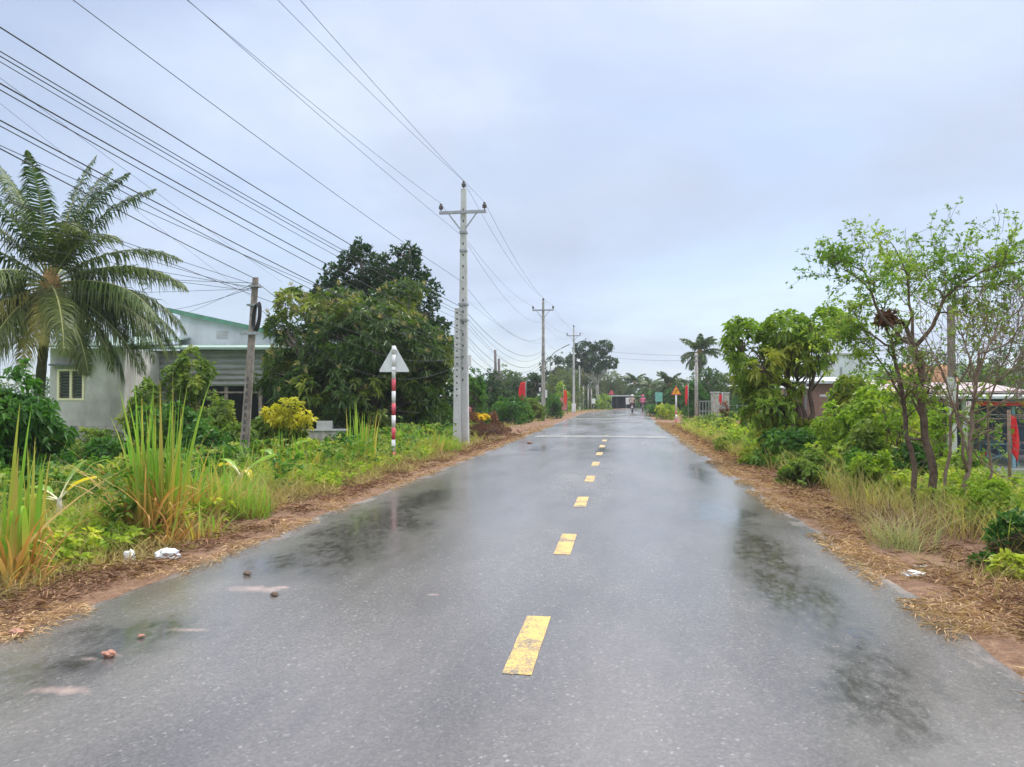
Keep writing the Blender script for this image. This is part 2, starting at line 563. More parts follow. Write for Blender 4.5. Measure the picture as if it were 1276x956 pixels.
    grain = ramp(nt, tex_noise(nt, mapping(nt, co, (1.0, 0.45, 1)), 14, 6, 0.75), [(0.33, 0.22), (0.60, 1.0)])
    wet = math_n(nt, 'MAXIMUM', math_n(nt, 'MULTIPLY', wet, 0.6), math_n(nt, 'MULTIPLY', pud, grain))
    wet = math_n(nt, 'MULTIPLY', wet, math_n(nt, 'SUBTRACT', 1.0, math_n(nt, 'MULTIPLY', smear, 0.8)))
    c = mixc(nt, math_n(nt, 'MULTIPLY', wet, 0.7), c, mixc(nt, 1.0, c, (0.6, 0.6, 0.62), 'MULTIPLY'))
    c = mixc(nt, math_n(nt, 'MULTIPLY', math_n(nt, 'MULTIPLY', pud, grain), 0.9), c, mixc(nt, 1.0, c, (0.38, 0.38, 0.39), 'MULTIPLY'))
    nt.links.new(c, bs.inputs['Base Color'])
    rg = ramp(nt, wet, [(0.0, 0.30), (0.45, 0.18), (1.0, 0.06)])
    rg = mixc(nt, ef, rg, (0.8, 0.8, 0.8))
    nt.links.new(rg, bs.inputs['Roughness'])
    bs.inputs['Specular IOR Level'].default_value = 1.0
    h = math_n(nt, 'ADD', math_n(nt, 'MULTIPLY', vor.outputs['Distance'], 0.6), tex_noise(nt, co, 30, 5))
    hs = math_n(nt, 'MULTIPLY', h, math_n(nt, 'SUBTRACT', 1.0, math_n(nt, 'MULTIPLY', pud, 0.8)))
    bump(nt, bs, hs, 0.003, 0.4)
    return m


def ground_xy(px, py, z=0.0):
    d = cF + cR * (px - 638) / FPX - cU * (py - 478) / FPX
    t = (z - CAM[2]) / d[2]
    q = CAM + d * t
    return float(q[0]), float(q[1])


SMEARS = [(80, 862, 0.22, 0.08), (322, 735, 0.30, 0.13), (112, 822, 0.06, 0.04), (140, 818, 0.08, 0.05), (235, 786, 0.17, 0.05), (538, 743, .06, .04), (350, 733, .1, .05)]
PUDDLES = [(460, 655, 0.85, 2.6), (520, 625, 0.5, 2.2), (995, 745, 0.48, 2.2), (950, 690, 0.42, 2.4), (872, 592, 0.42, 3.2), (750, 562, 0.22, 2.6), (672, 560, 0.5, 2.2),
           (1040, 790, 0.40, 1.2), (1080, 860, 0.32, 0.8), (430, 690, 0.5, 1.2), (180, 790, 0.5, 0.5), (100, 830, 0.35, 0.6), (1090, 860, 0.25, 0.5), (345, 700, 0.5, 0.8), (900, 640, 0.7, 1.8)]
M['road'] = road_mat()


def marking_mat():
    m, nt, bs, out = new_mat('worn_yellow_paint')
    co = coords(nt)
    n1 = tex_noise(nt, co, 55, 5, 0.7)
    n2 = tex_noise(nt, co, 5, 4, 0.6)
    f = ramp(nt, math_n(nt, 'ADD', n1, math_n(nt, 'MULTIPLY', n2, 0.6)), [(0.74, 0.95), (0.86, 0.0)])
    c = mixc(nt, f, (0.60, 0.37, 0.075), (0.13, 0.12, 0.11))
    c = mixc(nt, ramp(nt, n2, [(0.35, 0.0), (0.7, 0.4)]), c, (0.58, 0.42, 0.16))
    nt.links.new(c, bs.inputs['Base Color'])
    bs.inputs['Roughness'].default_value = 0.5
    bump(nt, bs, n1, 0.003, 0.5)
    return m


M['marking'] = marking_mat()
M['whitemark'] = plain_mat('pale_cement_band', (0.22, 0.21, 0.18), 0.35, 0, 0.3, 2.5, (0.10, 0.10, 0.10), 0.8)


def ground_mat():
    m, nt, bs, out = new_mat('roadside_earth')
    co = coords(nt)
    at = nt.nodes.new('ShaderNodeAttribute')
    at.attribute_name = 'tint'                     # metres beyond the road edge
    ed = at.outputs['Fac']
    n1 = tex_noise(nt, co, 0.7, 8, 0.65)
    n2 = tex_noise(nt, co, 9, 6, 0.7)
    n3 = tex_noise(nt, co, 60, 4, 0.7)
    soil = ramp(nt, n2, [(0.25, (0.085, 0.05, 0.033)), (0.5, (0.19, 0.112, 0.07)), (0.75, (0.30, 0.20, 0.125))])
    grass = ramp(nt, n2, [(0.25, (0.05, 0.09, 0.02)), (0.5, (0.10, 0.18, 0.03)), (0.75, (0.17, 0.21, 0.06))])
    e2 = math_n(nt, 'ADD', ed, math_n(nt, 'MULTIPLY', math_n(nt, 'SUBTRACT', n1, 0.5), 3.0))
    f = ramp(nt, math_n(nt, 'DIVIDE', e2, 5.0), [(0.30, 0.0), (0.55, 1.0)])
    c = mixc(nt, f, soil, grass)
    c = mixc(nt, 0.8, c, ramp(nt, n3, [(0.3, 0.55), (0.7, 1.4)]), 'MULTIPLY')
    nt.links.new(c, bs.inputs['Base Color'])
    bs.inputs['Roughness'].default_value = 0.95
    bs.inputs['Specular IOR Level'].default_value = 0.2
    bump(nt, bs, math_n(nt, 'ADD', n2, math_n(nt, 'MULTIPLY', n3, 0.4)), 0.04, 0.8)
    return m


M['ground'] = ground_mat()
M['hillgreen'] = plain_mat('hill_scrub', (0.05, 0.085, 0.028), 0.95, 0, 0.5, 0.5, (0.10, 0.08, 0.04), 0.5, 0.1, 2)
M['redearth'] = plain_mat('red_earth', (0.34, 0.17, 0.08), 0.95, 0, 0.3, 0.8, (0.25, 0.2, 0.1), 0.5, 0.05, 3)

# ------------------------------------------------------------------ plant helpers


def unit(v):
    return v / np.maximum(np.linalg.norm(v, axis=-1, keepdims=True), 1e-9)


def rand_dirs(n):
    v = rng.normal(size=(n, 3))
    return unit(v)


def leaf_geo(Pb, D, Nn, L, W, fold=0.12, droop=0.2, tint=None):
    """n folded leaf blades -> verts (n*4), tris"""
    n = len(Pb)
    L = np.broadcast_to(np.asarray(L, float), (n,))[:, None]
    W = np.broadcast_to(np.asarray(W, float), (n,))[:, None]
    D = unit(D)
    S = unit(np.cross(D, Nn))
    Nm = np.cross(S, D)
    up = np.array([0, 0, 1.0])
    midp = Pb + D * L * 0.45
    tip = Pb + D * L - up * L * droop
    V = np.stack([Pb, midp + S * W / 2 + Nm * W * fold, tip, midp - S * W / 2 + Nm * W * fold], 1).reshape(-1, 3)
    i = np.arange(n)[:, None] * 4
    F = np.concatenate([i + np.array([[0, 1, 2]]), i + np.array([[0, 2, 3]])], 1).reshape(-1, 3)
    T = None if tint is None else np.repeat(np.asarray(tint, float), 4)
    return V, F, T


def rosette_geo(Pt, out, k, L, W, spread=(0.6, 1.5), droop=0.25, tint=None, jitter=0.35):
    """k leaves round each twig tip"""
    n = len(Pt)
    ax = unit(out + rng.normal(size=(n, 3)) * jitter)
    A = np.repeat(ax, k, 0)
    Pb = np.repeat(Pt, k, 0)
    r = rand_dirs(n * k)
    perp = unit(r - A * np.sum(r * A, 1, keepdims=True))
    al = rng.uniform(spread[0], spread[1], n * k)[:, None]
    D = A * np.cos(al) + perp * np.sin(al)
    Pb = Pb + D * (L * 0.08) + rng.normal(size=(n * k, 3)) * L * 0.12
    Ls = L * rng.uniform(0.6, 1.15, n * k)
    T = None if tint is None else np.repeat(np.asarray(tint, float), k)
    return leaf_geo(Pb, D, A + rng.normal(size=A.shape) * 0.3, Ls, Ls * (W / L), 0.14, droop, T)


def blade_geo(Pb, az, H, lean, W, seg=5, curl=0.0, tip_w=0.05, tint_lo=0.0, tint_hi=1.0, tpow=1.0, face=None):
    """n grass blades as tapered bent strips"""
    n = len(Pb)
    H = np.broadcast_to(np.asarray(H, float), (n,))
    lean = np.broadcast_to(np.asarray(lean, float), (n,))
    W = np.broadcast_to(np.asarray(W, float), (n,))
    t = np.linspace(0, 1, seg + 1)
    dirx = np.stack([np.cos(az), np.sin(az), np.zeros(n)], 1)
    fa = az + PI / 2 if face is None else face
    side = np.stack([np.cos(fa), np.sin(fa), np.zeros(n)], 1)
    tt = t[None, :, None]
    curl = np.broadcast_to(np.asarray(curl, float), (n,))
    ctr = Pb[:, None, :] + dirx[:, None, :] * (lean * H)[:, None, None] * (0.35 * tt + 0.65 * tt ** 2.2)
    zz = H[:, None] * (t[None, :] - curl[:, None] * t[None, :] ** 3)
    ctr[:, :, 2] += zz
    w = W[:, None] * (np.where(t < 0.15, 0.6 + t / 0.15 * 0.4, 1.0) * np.maximum(1 - np.maximum(t - 0.35, 0) / 0.65 * (1 - tip_w), tip_w))[None, :]
    Lf = ctr - side[:, None, :] * w[:, :, None] / 2
    Rt = ctr + side[:, None, :] * w[:, :, None] / 2
    V = np.stack([Lf, Rt], 2).reshape(-1, 3)
    m = seg + 1
    base = (np.arange(n) * m * 2)[:, None]
    q = np.concatenate([np.array([[2 * s, 2 * s + 1, 2 * s + 3, 2 * s + 2]]) for s in range(seg)], 0).reshape(1, -1)
    F = (base + q).reshape(-1, 4)
    lo = np.broadcast_to(np.asarray(tint_lo, float), (n,))[:, None]
    hi = np.broadcast_to(np.asarray(tint_hi, float), (n,))[:, None]
    T = lo + (hi - lo) * (sm((t[None, :] - 0.16) / 0.36) if tpow == 'cane' else t[None, :] ** tpow)
    T = np.repeat(T.reshape(-1), 2)
    return V, F, T


def join(parts):
    V, Fs, T, n = [], [], [], 0
    for (v, f, t) in parts:
        V.append(v)
        Fs.append(f + n)
        T.append(np.zeros(len(v)) if t is None else t)
        n += len(v)
    return np.concatenate(V), Fs, np.concatenate(T)


def vnoise(Pt, s, off=0.0):
    return np.array([mnoise.noise((p[0] * s + off, p[1] * s + 3.1 * off, p[2] * s)) for p in Pt])


def crown_points(blobs, n, gap=-0.25, gs=1.0, shell=0.5, off=0.0):
    """twig tips in the outer part of a group of ellipsoids with gaps; blobs: (cx,cy,cz,rx,ry,rz)"""
    B = np.array(blobs, float)
    area = (B[:, 3] * B[:, 4] + B[:, 3] * B[:, 5] + B[:, 4] * B[:, 5])
    idx = rng.choice(len(B), n, p=area / area.sum())
    d = rand_dirs(n)
    r = shell + (1 - shell) * rng.random(n) ** 0.5
    r *= rng.uniform(0.88, 1.1, n)
    Pt = B[idx, :3] + d * B[idx, 3:] * r[:, None]
    out = unit(d / B[idx, 3:])
    keep = np.ones(n, bool)
    for b in B:
        q = np.sum(((Pt - b[:3]) / b[3:]) ** 2, 1)
        keep &= q > (shell * 0.75) ** 2
    if gap is not None:
        nv = vnoise(Pt, gs, off)
        keep &= nv > min(gap, np.quantile(nv, 0.35))
    return Pt[keep], out[keep]


def limb(g, a, b, ra, rb, wob=0.12, n=5, seg=6):
    a, b = np.array(a, float), np.array(b, float)
    L = np.linalg.norm(b - a)
    pts = []
    for i in range(n + 1):
        t = i / n
        p = a + (b - a) * t
        if 0 < i < n:
            p = p + rng.normal(size=3) * L * wob * 0.35
        pts.append(p)
    g.tube(pts, [ra + (rb - ra) * i / n for i in range(n + 1)], seg)
    return pts


def blob_tree(name, label, cat, x, y, blobs, n, k, L, W, mat, trunk_r=0.12, fork=0.35, gap=-0.2, gs=1.0, droop=0.3, tint_scale=0.6, tint_bias=-0.1,
              tint_gain=1.6, group=None, bark='bark', subs=5, shell=0.5, crown_name='crown', z0=None, trunk_top=None, spread=(0.6, 1.5)):
    """tree or shrub: Empty > trunk (with limbs) and crown of separate leaves; blobs in local metres"""
    z = gzf(x, y) if z0 is None else z0
    t = thing(name, label, cat, (x, y, z), 0, group)
    off = rng.uniform(0, 50)
    Pt, out = crown_points(blobs, n, gap, gs, shell, off)
    tn = np.clip(vnoise(Pt, tint_scale, off + 9) * tint_gain + tint_bias + rng.normal(size=len(Pt)) * 0.12, 0, 1)
    V, F, T = rosette_geo(Pt, out + np.array([0, 0, 0.25]), k, L, W, spread, droop, tn)
    B = np.array(blobs, float)
    g = Geo()
    cen = B[:, :3].mean(0)
    ft = cen[2] * fork if trunk_top is None else trunk_top
    fk = np.array([cen[0] * 0.35, cen[1] * 0.35, ft])
    limb(g, (0, 0, -0.08), fk, trunk_r, trunk_r * 0.75, 0.06, 5, 8)
    for b in B:
        e = b[:3] + np.array([0, 0, -0.1 * b[5]])
        pts = limb(g, fk - np.array([0, 0, 0.05]), e, trunk_r * 0.6, trunk_r * 0.22, 0.16, 5, 6)
        for _ in range(subs):
            d = rand_dirs(1)[0]
            d[2] = abs(d[2]) * 0.8 - 0.1
            limb(g, pts[rng.integers(2, 5)], b[:3] + d * b[3:] * 0.8, trunk_r * 0.25, trunk_r * 0.06, 0.2, 4, 4)
    g.build('trunk' if cat in ('tree', 'palm') else 'stem', M[bark], t)
    np_mesh(crown_name if cat == 'tree' else 'foliage', V, F, M[mat], t, T)
    return t, Pt, out


def auto_blobs(w, h, z0, n, seed, flat=1.0):
    """n overlapping ellipsoids filling a crown w wide from z0 to h"""
    r = np.random.default_rng(seed)
    bl = []
    hh = (h - z0)
    for i in range(n):
        a = 2 * PI * i / n + r.uniform(-.4, .4)
        q = r.uniform(0.2, 0.62)
        zc = z0 + hh * r.uniform(0.3, 0.72)
        rr = w * r.uniform(0.2, 0.30)
        bl.append((math.cos(a) * w / 2 * q, math.sin(a) * w / 2 * q * flat, zc, rr, rr * flat, min(hh * 0.34, rr * r.uniform(0.8, 1.1))))
    bl.append((r.uniform(-.1, .1) * w, 0, z0 + hh * 0.66, w * 0.25, w * 0.25 * flat, hh * 0.34))
    if z0 < 0.35 * h:
        for i in range(max(3, n - 1)):
            a = 2 * PI * (i + 0.5) / max(3, n - 1) + r.uniform(-.5, .5)
            rr = w * r.uniform(0.14, 0.24)
            bl.append((math.cos(a) * w * 0.34, math.sin(a) * w * 0.34 * flat, z0 * 0.5 + h * 0.16, rr, rr * flat, h * r.uniform(0.16, 0.26)))
    return bl


def frond_geo(base, az, el, length, n=42, leaf=0.75, droop=1.0, hang=0.5, tint=0.0, wid=0.045, twist=0.0):
    """a feather palm frond: rachis points and leaflets"""
    m = 14
    pts = [np.array(base, float)]
    e = el
    h = np.array([math.cos(az), math.sin(az), 0.0])
    step = length / m
    for i in range(m):
        d = h * math.cos(e) + np.array([0, 0, math.sin(e)])
        pts.append(pts[-1] + d * step)
        e -= droop / m * (0.5 + 1.3 * i / m)
    pts = np.array(pts)
    s = np.array([-math.sin(az), math.cos(az), 0.0])
    tt = np.linspace(0.12, 0.995, n)
    seg = tt * m
    i0 = np.minimum(seg.astype(int), m - 1)
    fr = (seg - i0)[:, None]
    pos = pts[i0] * (1 - fr) + pts[i0 + 1] * fr
    tan = unit(pts[i0 + 1] - pts[i0])
    prof = np.sin(np.clip(tt * 0.94 + 0.06, 0, 1) * PI) ** 0.55 * (1 - 0.35 * tt)
    V, F, T = [], [], []
    nv = 0
    for sg in (-1, 1):
        L = leaf * prof * rng.uniform(0.85, 1.1, n)
        fwd = 0.35 + 0.5 * tt
        nrm = np.cross(tan, np.broadcast_to(s, tan.shape))
        nrm[nrm[:, 2] < 0] *= -1
        D = unit(s * sg * (1 - 0.25 * twist * sg) + tan * fwd[:, None] + nrm * 0.18 + rng.normal(size=(n, 3)) * 0.13)
        hg = hang * rng.uniform(0.6, 1.7, n)
        p0 = pos
        p1 = p0 + D * (L * 0.5)[:, None] - np.array([0, 0, 1.0]) * (L * 0.16 * hg)[:, None]
        p2 = p0 + D * (L * 0.9)[:, None] - np.array([0, 0, 1.0]) * (L * 0.75 * hg)[:, None]
        wv = tan * wid / 2
        vv = np.stack([p0 - wv * 0.6, p0 + wv * 0.6, p1 - wv, p1 + wv, p2], 1).reshape(-1, 3)
        b = np.arange(n)[:, None] * 5 + nv
        V.append(vv)
        F.append(np.concatenate([b + np.array([[0, 1, 3]]), b + np.array([[0, 3, 2]]), b + np.array([[2, 3, 4]])], 1).reshape(-1, 3))
        T.append(np.full(len(vv), tint) + np.tile([0, 0, 0, 0, 0.15], n))
        nv += len(vv)
    return pts, np.concatenate(V), np.concatenate(F), np.clip(np.concatenate(T), 0, 1)


def palm(name, label, x, y, h, fronds, flen, leaf, trunk_r=0.16, lean=(0, 0), mat='palmleaf', nuts=True, group=None, nl=42, wid=0.045):
    """coconut palm; fronds: list of (az, el, len factor, droop, hang, tint, material key)"""
    z = gzf(x, y)
    t = thing(name, label, 'palm tree', (x, y, z), 0, group)
    g = Geo()
    n = 22
    pts = [(lean[0] * (i / n) ** 1.6, lean[1] * (i / n) ** 1.6, h * i / n) for i in range(n + 1)]
    pts[0] = (0, 0, -0.1)
    g.tube(pts, [trunk_r * (1.35 if i == 0 else 1.0 - 0.3 * i / n) * (1.06 if i % 2 else 0.97) for i in range(n + 1)], 10)
    g.build('trunk', M['palmtrunk'], t)
    top = np.array(pts[-1])
    for (az, el, lf, dr, hg, tn, mk) in fronds:
        b = top + np.array([math.cos(az), math.sin(az), 0]) * trunk_r * 0.6 + np.array([0, 0, 0.1 + 0.25 * max(0, el)])
        pr, V, F, T = frond_geo(b, az, el, flen * lf, nl, leaf * (0.75 + 0.25 * lf), dr, hg, tn, wid)
        fo = np_mesh('frond', V, F, M[mk], t, T)
        gr = Geo()
        m = len(pr)
        gr.tube(pr, [0.035 * (1 - 0.85 * i / (m - 1)) * (trunk_r / 0.16) for i in range(m)], 5)
        gr.build('frond_stalk', M['coconutstalk'], fo)
    if nuts:
        for i in range(7):
            a = i * 0.95 + 0.3
            gn = Geo()
            c = top + np.array([math.cos(a) * 0.32, math.sin(a) * 0.32, -0.12 - 0.13 * (i % 2)])
            gn.lathe(c, [(0.01, -0.15), (0.07, -0.12), (0.105, -0.03), (0.10, 0.05), (0.05, 0.11), (0.01, 0.13)], 10)
            gn.build('coconut', M['coconut'], t)
    gs = Geo()
    gs.lathe(top, [(trunk_r * 0.75, -0.25), (trunk_r * 1.5, -0.05), (trunk_r * 1.9, 0.2), (trunk_r * 1.1, 0.5), (0.02, 0.75)], 10)
    gs.build('crown_sheath', M['sheath'], t)
    return t


M['coconutstalk'] = plain_mat('frond_stalk', (0.30, 0.30, 0.10), 0.6, 0, 0.25, 6)


def cane_clump(label, x, y, n, h, rad, dry=0.25, lean=0.28, w=0.03, group='tall cane grass clumps on the left verge', cat='grass clump', bias=(0, 0)):
    z = gzf(x, y)
    t = thing('cane_grass', label, cat, (x, y, z), 0, group)
    ng = int(n * (1 - dry))
    for nm, m, mk in (('green_blades', ng, 'cane'), ('dry_blades', n - ng, 'caneold')):
        if m < 1:
            continue
        a = rng.uniform(0, 2 * PI, m)
        r = rad * np.sqrt(rng.random(m))
        Pb = np.stack([r * np.cos(a), r * np.sin(a), np.full(m, -0.05)], 1)
        az = a + rng.normal(size=m) * 0.9
        if nm == 'green_blades':
            H = h * rng.uniform(0.62, 1.08, m)
            V, F, T = blade_geo(Pb, az, H, lean * rng.uniform(0.1, 1.0, m) * np.where(rng.random(m) < 0.15, 2.2, 1.0), w * 1.35 * rng.uniform(0.7, 1.3, m), 7, np.where(rng.random(m) < 0.35, rng.uniform(0.15, 0.75, m), rng.uniform(0, 0.1, m)), 0.04, rng.uniform(0.0, 0.12, m), np.where(rng.random(m) < 0.36, rng.uniform(0.1, 0.6, m), rng.uniform(0.8, 1.0, m)), 'cane', face=rng.uniform(0, PI, m))
        else:
            H = h * rng.uniform(0.25, 0.75, m)
            V, F, T = blade_geo(Pb, az, H, rng.uniform(0.2, 1.0, m), w * rng.uniform(0.6, 1.2, m), 7, rng.uniform(0.0, 0.75, m), 0.04, face=rng.uniform(0, PI, m))
        V = V + np.array([bias[0], bias[1], 0]) * np.clip(V[:, 2:3] / h, 0, 1) ** 1.5
        np_mesh(nm, V, F, M[mk], t, T)
    return t

# ================================================================== SETTING
def build_ground():
    xs = np.unique(np.concatenate([np.linspace(-1500, -60, 10), np.linspace(-60, -16, 23), np.linspace(-16, -4.2, 60), np.linspace(-4.2, 2.6, 46),
                                   np.linspace(2.6, 14, 58), np.linspace(14, 60, 24), np.linspace(60, 1500, 10)]))
    ys = np.unique(np.concatenate([np.linspace(-40, 0, 12), np.linspace(0, 30, 150), np.linspace(30, 60, 80), np.linspace(60, 140, 90), np.linspace(140, 1800, 14)]))
    Xg, Yg = np.meshgrid(xs, ys)
    Xw = Xg + np.where(np.abs(Xg) < 20, bend(np.minimum(Yg, 135)), 0)
    Z = gz(Xw, Yg)
    V = np.stack([Xw, Yg, Z], -1).reshape(-1, 3)
    nx, ny = len(xs), len(ys)
    i = (np.arange(ny - 1)[:, None] * nx + np.arange(nx - 1)[None, :]).reshape(-1, 1)
    F = i + np.array([[0, 1, nx + 1, nx]])
    b = bend(np.minimum(Yg, 135))
    ed = np.maximum((EL + b) - Xw, Xw - (ER + b))
    # the right verge is bare red-brown soil farther out than the left
    ed = np.where(Xw > b, ed * 0.8, ed)
    ed = np.where((Yg > 27), np.where(Yg < 110, ed * 0.75, ed), ed).reshape(-1)
    o = np_mesh('ground', V, F, M['ground'], None, ed, True)
    tag(o, 'grassy red earth beside and under the road', None, None, 'structure')


build_ground()


def build_road():
    ys = np.concatenate([np.linspace(-30, 2, 24), np.linspace(2, 30, 220)[1:], np.linspace(30, 132, 160)[1:]])
    w = np.array([0, 0.04, 0.12, 0.3, 0.6, 1.0, 1.5, 2.0, 2.4])
    V, T = [], []
    for y in ys:
        b = float(bend(y))
        jl = 0.06 * mnoise.noise((0.3, y * 0.7, 0)) + 0.05 * mnoise.noise((2.3, y * 2.6, 0)) + 0.03 * mnoise.noise((4.3, y * 9, 0))
        jr = 0.06 * mnoise.noise((5.3, y * 0.7, 0)) + 0.05 * mnoise.noise((8.3, y * 2.6, 0)) + 0.03 * mnoise.noise((6.3, y * 9, 0))
        l, r = EL + b + jl, ER + b + jr
        row = [(l, -0.05, 0)] + [(l + k, 0.006 * min(k, 2), k) for k in w] + [((l + r) / 2, 0.014, 2.8)] + [(r - k, 0.006 * min(k, 2), k) for k in w[::-1]] + [(r, -0.05, 0)]
        for (x, z, e) in row:
            V.append((x, y, z))
            T.append(e)
    n = len(w) * 2 + 3
    i = (np.arange(len(ys) - 1)[:, None] * n + np.arange(n - 1)[None, :]).reshape(-1, 1)
    F = i + np.array([[0, 1, n + 1, n]])
    o = np_mesh('road', V, F, M['road'], None, T, True)
    tag(o, 'wet grey asphalt road running straight ahead', None, None, 'structure')


build_road()


def road_z(x):
    k = min(max(min(x - EL, ER - x), 0), 2)
    return 0.006 * k + 0.002


# painted centre dashes, about 1.1 m long with 2 m gaps
for k in range(9):
    y0 = 3.93 + 3.05 * k
    y1 = y0 + 1.06
    xc = -0.545 - 0.004 * k * 1.6
    wv = 0.078
    V = []
    for j in range(7):
        y = y0 + (y1 - y0) * j / 6
        for s in (-1, 1):
            V.append((xc + s * wv + 0.004 * mnoise.noise((s * 3.0, y * 6, k)), y, 0.0158))
    F = [(2 * j, 2 * j + 1, 2 * j + 3, 2 * j + 2) for j in range(6)]
    o = np_mesh('road_marking', V, np.array(F), M['marking'])
    tag(o, 'worn yellow dash on the centre line of the road', None, 'yellow centre line dashes', 'structure')
for (yy, hw) in ((28.4, 0.7), (52, 0.9)):
    V = []
    for j in range(15):
        x = EL + 0.45 + (5.74 - 0.9) * j / 14
        for s in (-1, 1):
            V.append((x, yy + s * hw, 0.006 * min(x - EL, ER - x, 2) + 0.0075))
    F = [(2 * j, 2 * j + 2, 2 * j + 3, 2 * j + 1) for j in range(14)]
    o = np_mesh('rumble_strip', V, np.array(F), M['whitemark'])
    tag(o, 'pale worn band crossing the asphalt', None, 'pale bands across the road', 'structure')

# a low rise on the right far side with cut red earth
def hill(name, px, d, w, dep, h, mat, label):
    x, y = XY(px, d)
    n = 26
    V = []
    for j in range(n):
        for i in range(n):
            u, v = i / (n - 1) * 2 - 1, j / (n - 1) * 2 - 1
            q = max(0.0, 1 - u * u) * max(0.0, 1 - v * v)
            z = h * q ** 0.7 * (1 + 0.35 * mnoise.noise((u * 3 + px, v * 3, 1.0))) - 0.95
            V.append((x + u * w / 2, y + v * dep / 2, z))
    i = (np.arange(n - 1)[:, None] * n + np.arange(n - 1)[None, :]).reshape(-1, 1)
    o = np_mesh(name, V, i + np.array([[0, 1, n + 1, n]]), M[mat], None, np.full(len(V), 9.0), True)
    tag(o, label, None, None, 'structure')


hill('hill', 1230, 88, 60, 40, 6.0, 'hillgreen', 'low green rise behind the roadside shop')
hill('earth_bank', 1150, 58, 9, 8, 4.6, 'redearth', 'bare orange earth bank behind the shop roof')


# ================================================================== POLES AND WIRES
def util_pole(label, px, d, top=8.15, arm_z=7.35, arm_w=1.45, wid=(0.30, 0.15), stub=None, mat='concrete', arms=True, group='concrete power poles along the left verge', x=None, y=None):
    if x is None:
        x, y = XY(px, d)
    z = gzf(x, y)
    t = thing('power_pole', label, 'power pole', (x, y, z), 0, group)
    g = Geo()
    a, b = wid[0] / 2, wid[1] / 2
    H = top - z
    q = 0.72
    V = []
    for (zz, r) in ((-0.3, a), (H, b)):
        c = r * 0.25
        for (sx, sy) in ((1, -1), (1, 1), (-1, 1), (-1, -1)):
            if (sx, sy) in ((1, 1), (-1, -1)):
                V += [(sx * r, sy * (r * q - c), zz), (sx * (r - c), sy * r * q, zz)]
            else:
                V += [(sx * (r - c), sy * r * q, zz), (sx * r, sy * (r * q - c), zz)]
    V2 = []
    for k in range(2):
        r = (a, b)[k]
        zz = (-0.3, H)[k]
        c = r * 0.22
        yq = r * q
        V2 += [(r - c, -yq, zz), (r, -yq + c, zz), (r, yq - c, zz), (r - c, yq, zz), (-r + c, yq, zz), (-r, yq - c, zz), (-r, -yq + c, zz), (-r + c, -yq, zz)]
    F = [tuple(range(7, -1, -1)), tuple(range(8, 16))] + [(i, (i + 1) % 8, 8 + (i + 1) % 8, 8 + i) for i in range(8)]
    g.add(V2, F)
    g.build('shaft', M[mat], t)
    if wid[0] > 0.3:
        h = Geo()
        for i in range(16):
            zz = 2.1 + i * 0.36
            if zz > H - 0.4:
                break
            r = (a + (b - a) * (zz + 0.3) / (H + 0.3)) * q
            h.box((0, -r - 0.0005, zz), (0.045, 0.006, 0.08))
        h.build_each('step_hole', M['hole'], t)
    ins = []
    if arms:
        g = Geo()
        az = arm_z - z
        g.box((0, -b - 0.07, az), (arm_w, 0.075, 0.09))
        g.build('crossarm', M['steel'], t)
        for s in (-1, 1):
            g = Geo()
            g.bar((s * arm_w * 0.30, -b - 0.075, az - 0.04), (s * b, -b - 0.06, az - 0.52), 0.035, 0.035)
            g.build('arm_brace', M['steel'], t)
        for (ix, iz) in ((-arm_w / 2 + 0.05, az + 0.045), (arm_w / 2 - 0.05, az + 0.045), (0.0, H)):
            g = Geo()
            g.lathe((ix, -b - 0.07 if ix else 0, iz), [(0.018, -0.04), (0.018, 0.06), (0.07, 0.07), (0.075, 0.10), (0.045, 0.115), (0.075, 0.13), (0.07, 0.165), (0.04, 0.18), (0.05, 0.22), (0.03, 0.25)], 10)
            g.build('insulator', M['porcelain'], t)
            ins.append(np.array([x + ix, y + (-b - 0.07 if ix else 0), z + iz + 0.25]))
        g = Geo()
        for zz in (az - 0.62, az - 1.2, 4.5, 4.0):
            g.box((0, 0, zz), (wid[1] * 1.35 + 0.06 * (zz < 5), wid[1] * 1.3 + 0.06 * (zz < 5), 0.06))
        g.build_each('clamp_band', M['steel'], t)
    return t, ins, (x, y, z)


pole1, ins1, pp1 = util_pole('tall pale concrete pole with crossarm standing behind the striped sign', 577.5, 24.0, 8.1, 7.32, 1.50, (0.36, 0.17))
g = Geo()
g.box((0.20, -0.02, 2.72), (0.13, 0.12, 0.36))
g.build('meter_box', M['whitepaint'], pole1, 0.01)
pole2, ins2, pp2 = util_pole('grey power pole with crossarm and street lamp beside the flower hedge', 677, 51.0, 7.95, 7.35, 1.45, (0.29, 0.15), mat='concreteold')
for (bx, bz, bw, bh) in ((-0.24, 1.0, 0.15, 0.32), (-0.22, 2.05, 0.12, 0.26), (0.20, 1.75, 0.12, 0.5)):
    g = Geo()
    g.box((bx, -0.05, bz), (bw, 0.16, bh))
    g.build('meter_box', M['whitepaint'], pole2, 0.01)
g = Geo()
g.tube([(0.08, -0.02, 3.2), (0.48, -0.05, 3.3), (0.5, -0.05, 4.05), (0.62, -0.07, 4.4), (0.95, -0.15, 4.65), (1.35, -0.22, 4.85)], 0.03, 7)
lampa = g.build('lamp_arm', M['steel'], pole2)
g = Geo()
g.bar((1.3, -0.21, 4.83), (1.8, -0.3, 5.06), 0.14, 0.06)
g.build('lamp_head', M['steel'], lampa, 0.02)
pole3, ins3, pp3 = util_pole('slim far power pole with crossarm and white painted foot', 715, 78.0, 8.7, 7.85, 1.45, (0.26, 0.15))
g = Geo()
g.box((0, 0, 0.45), (0.40, 0.32, 0.9))
g.build('painted_foot', M['whitepaint'], pole3)
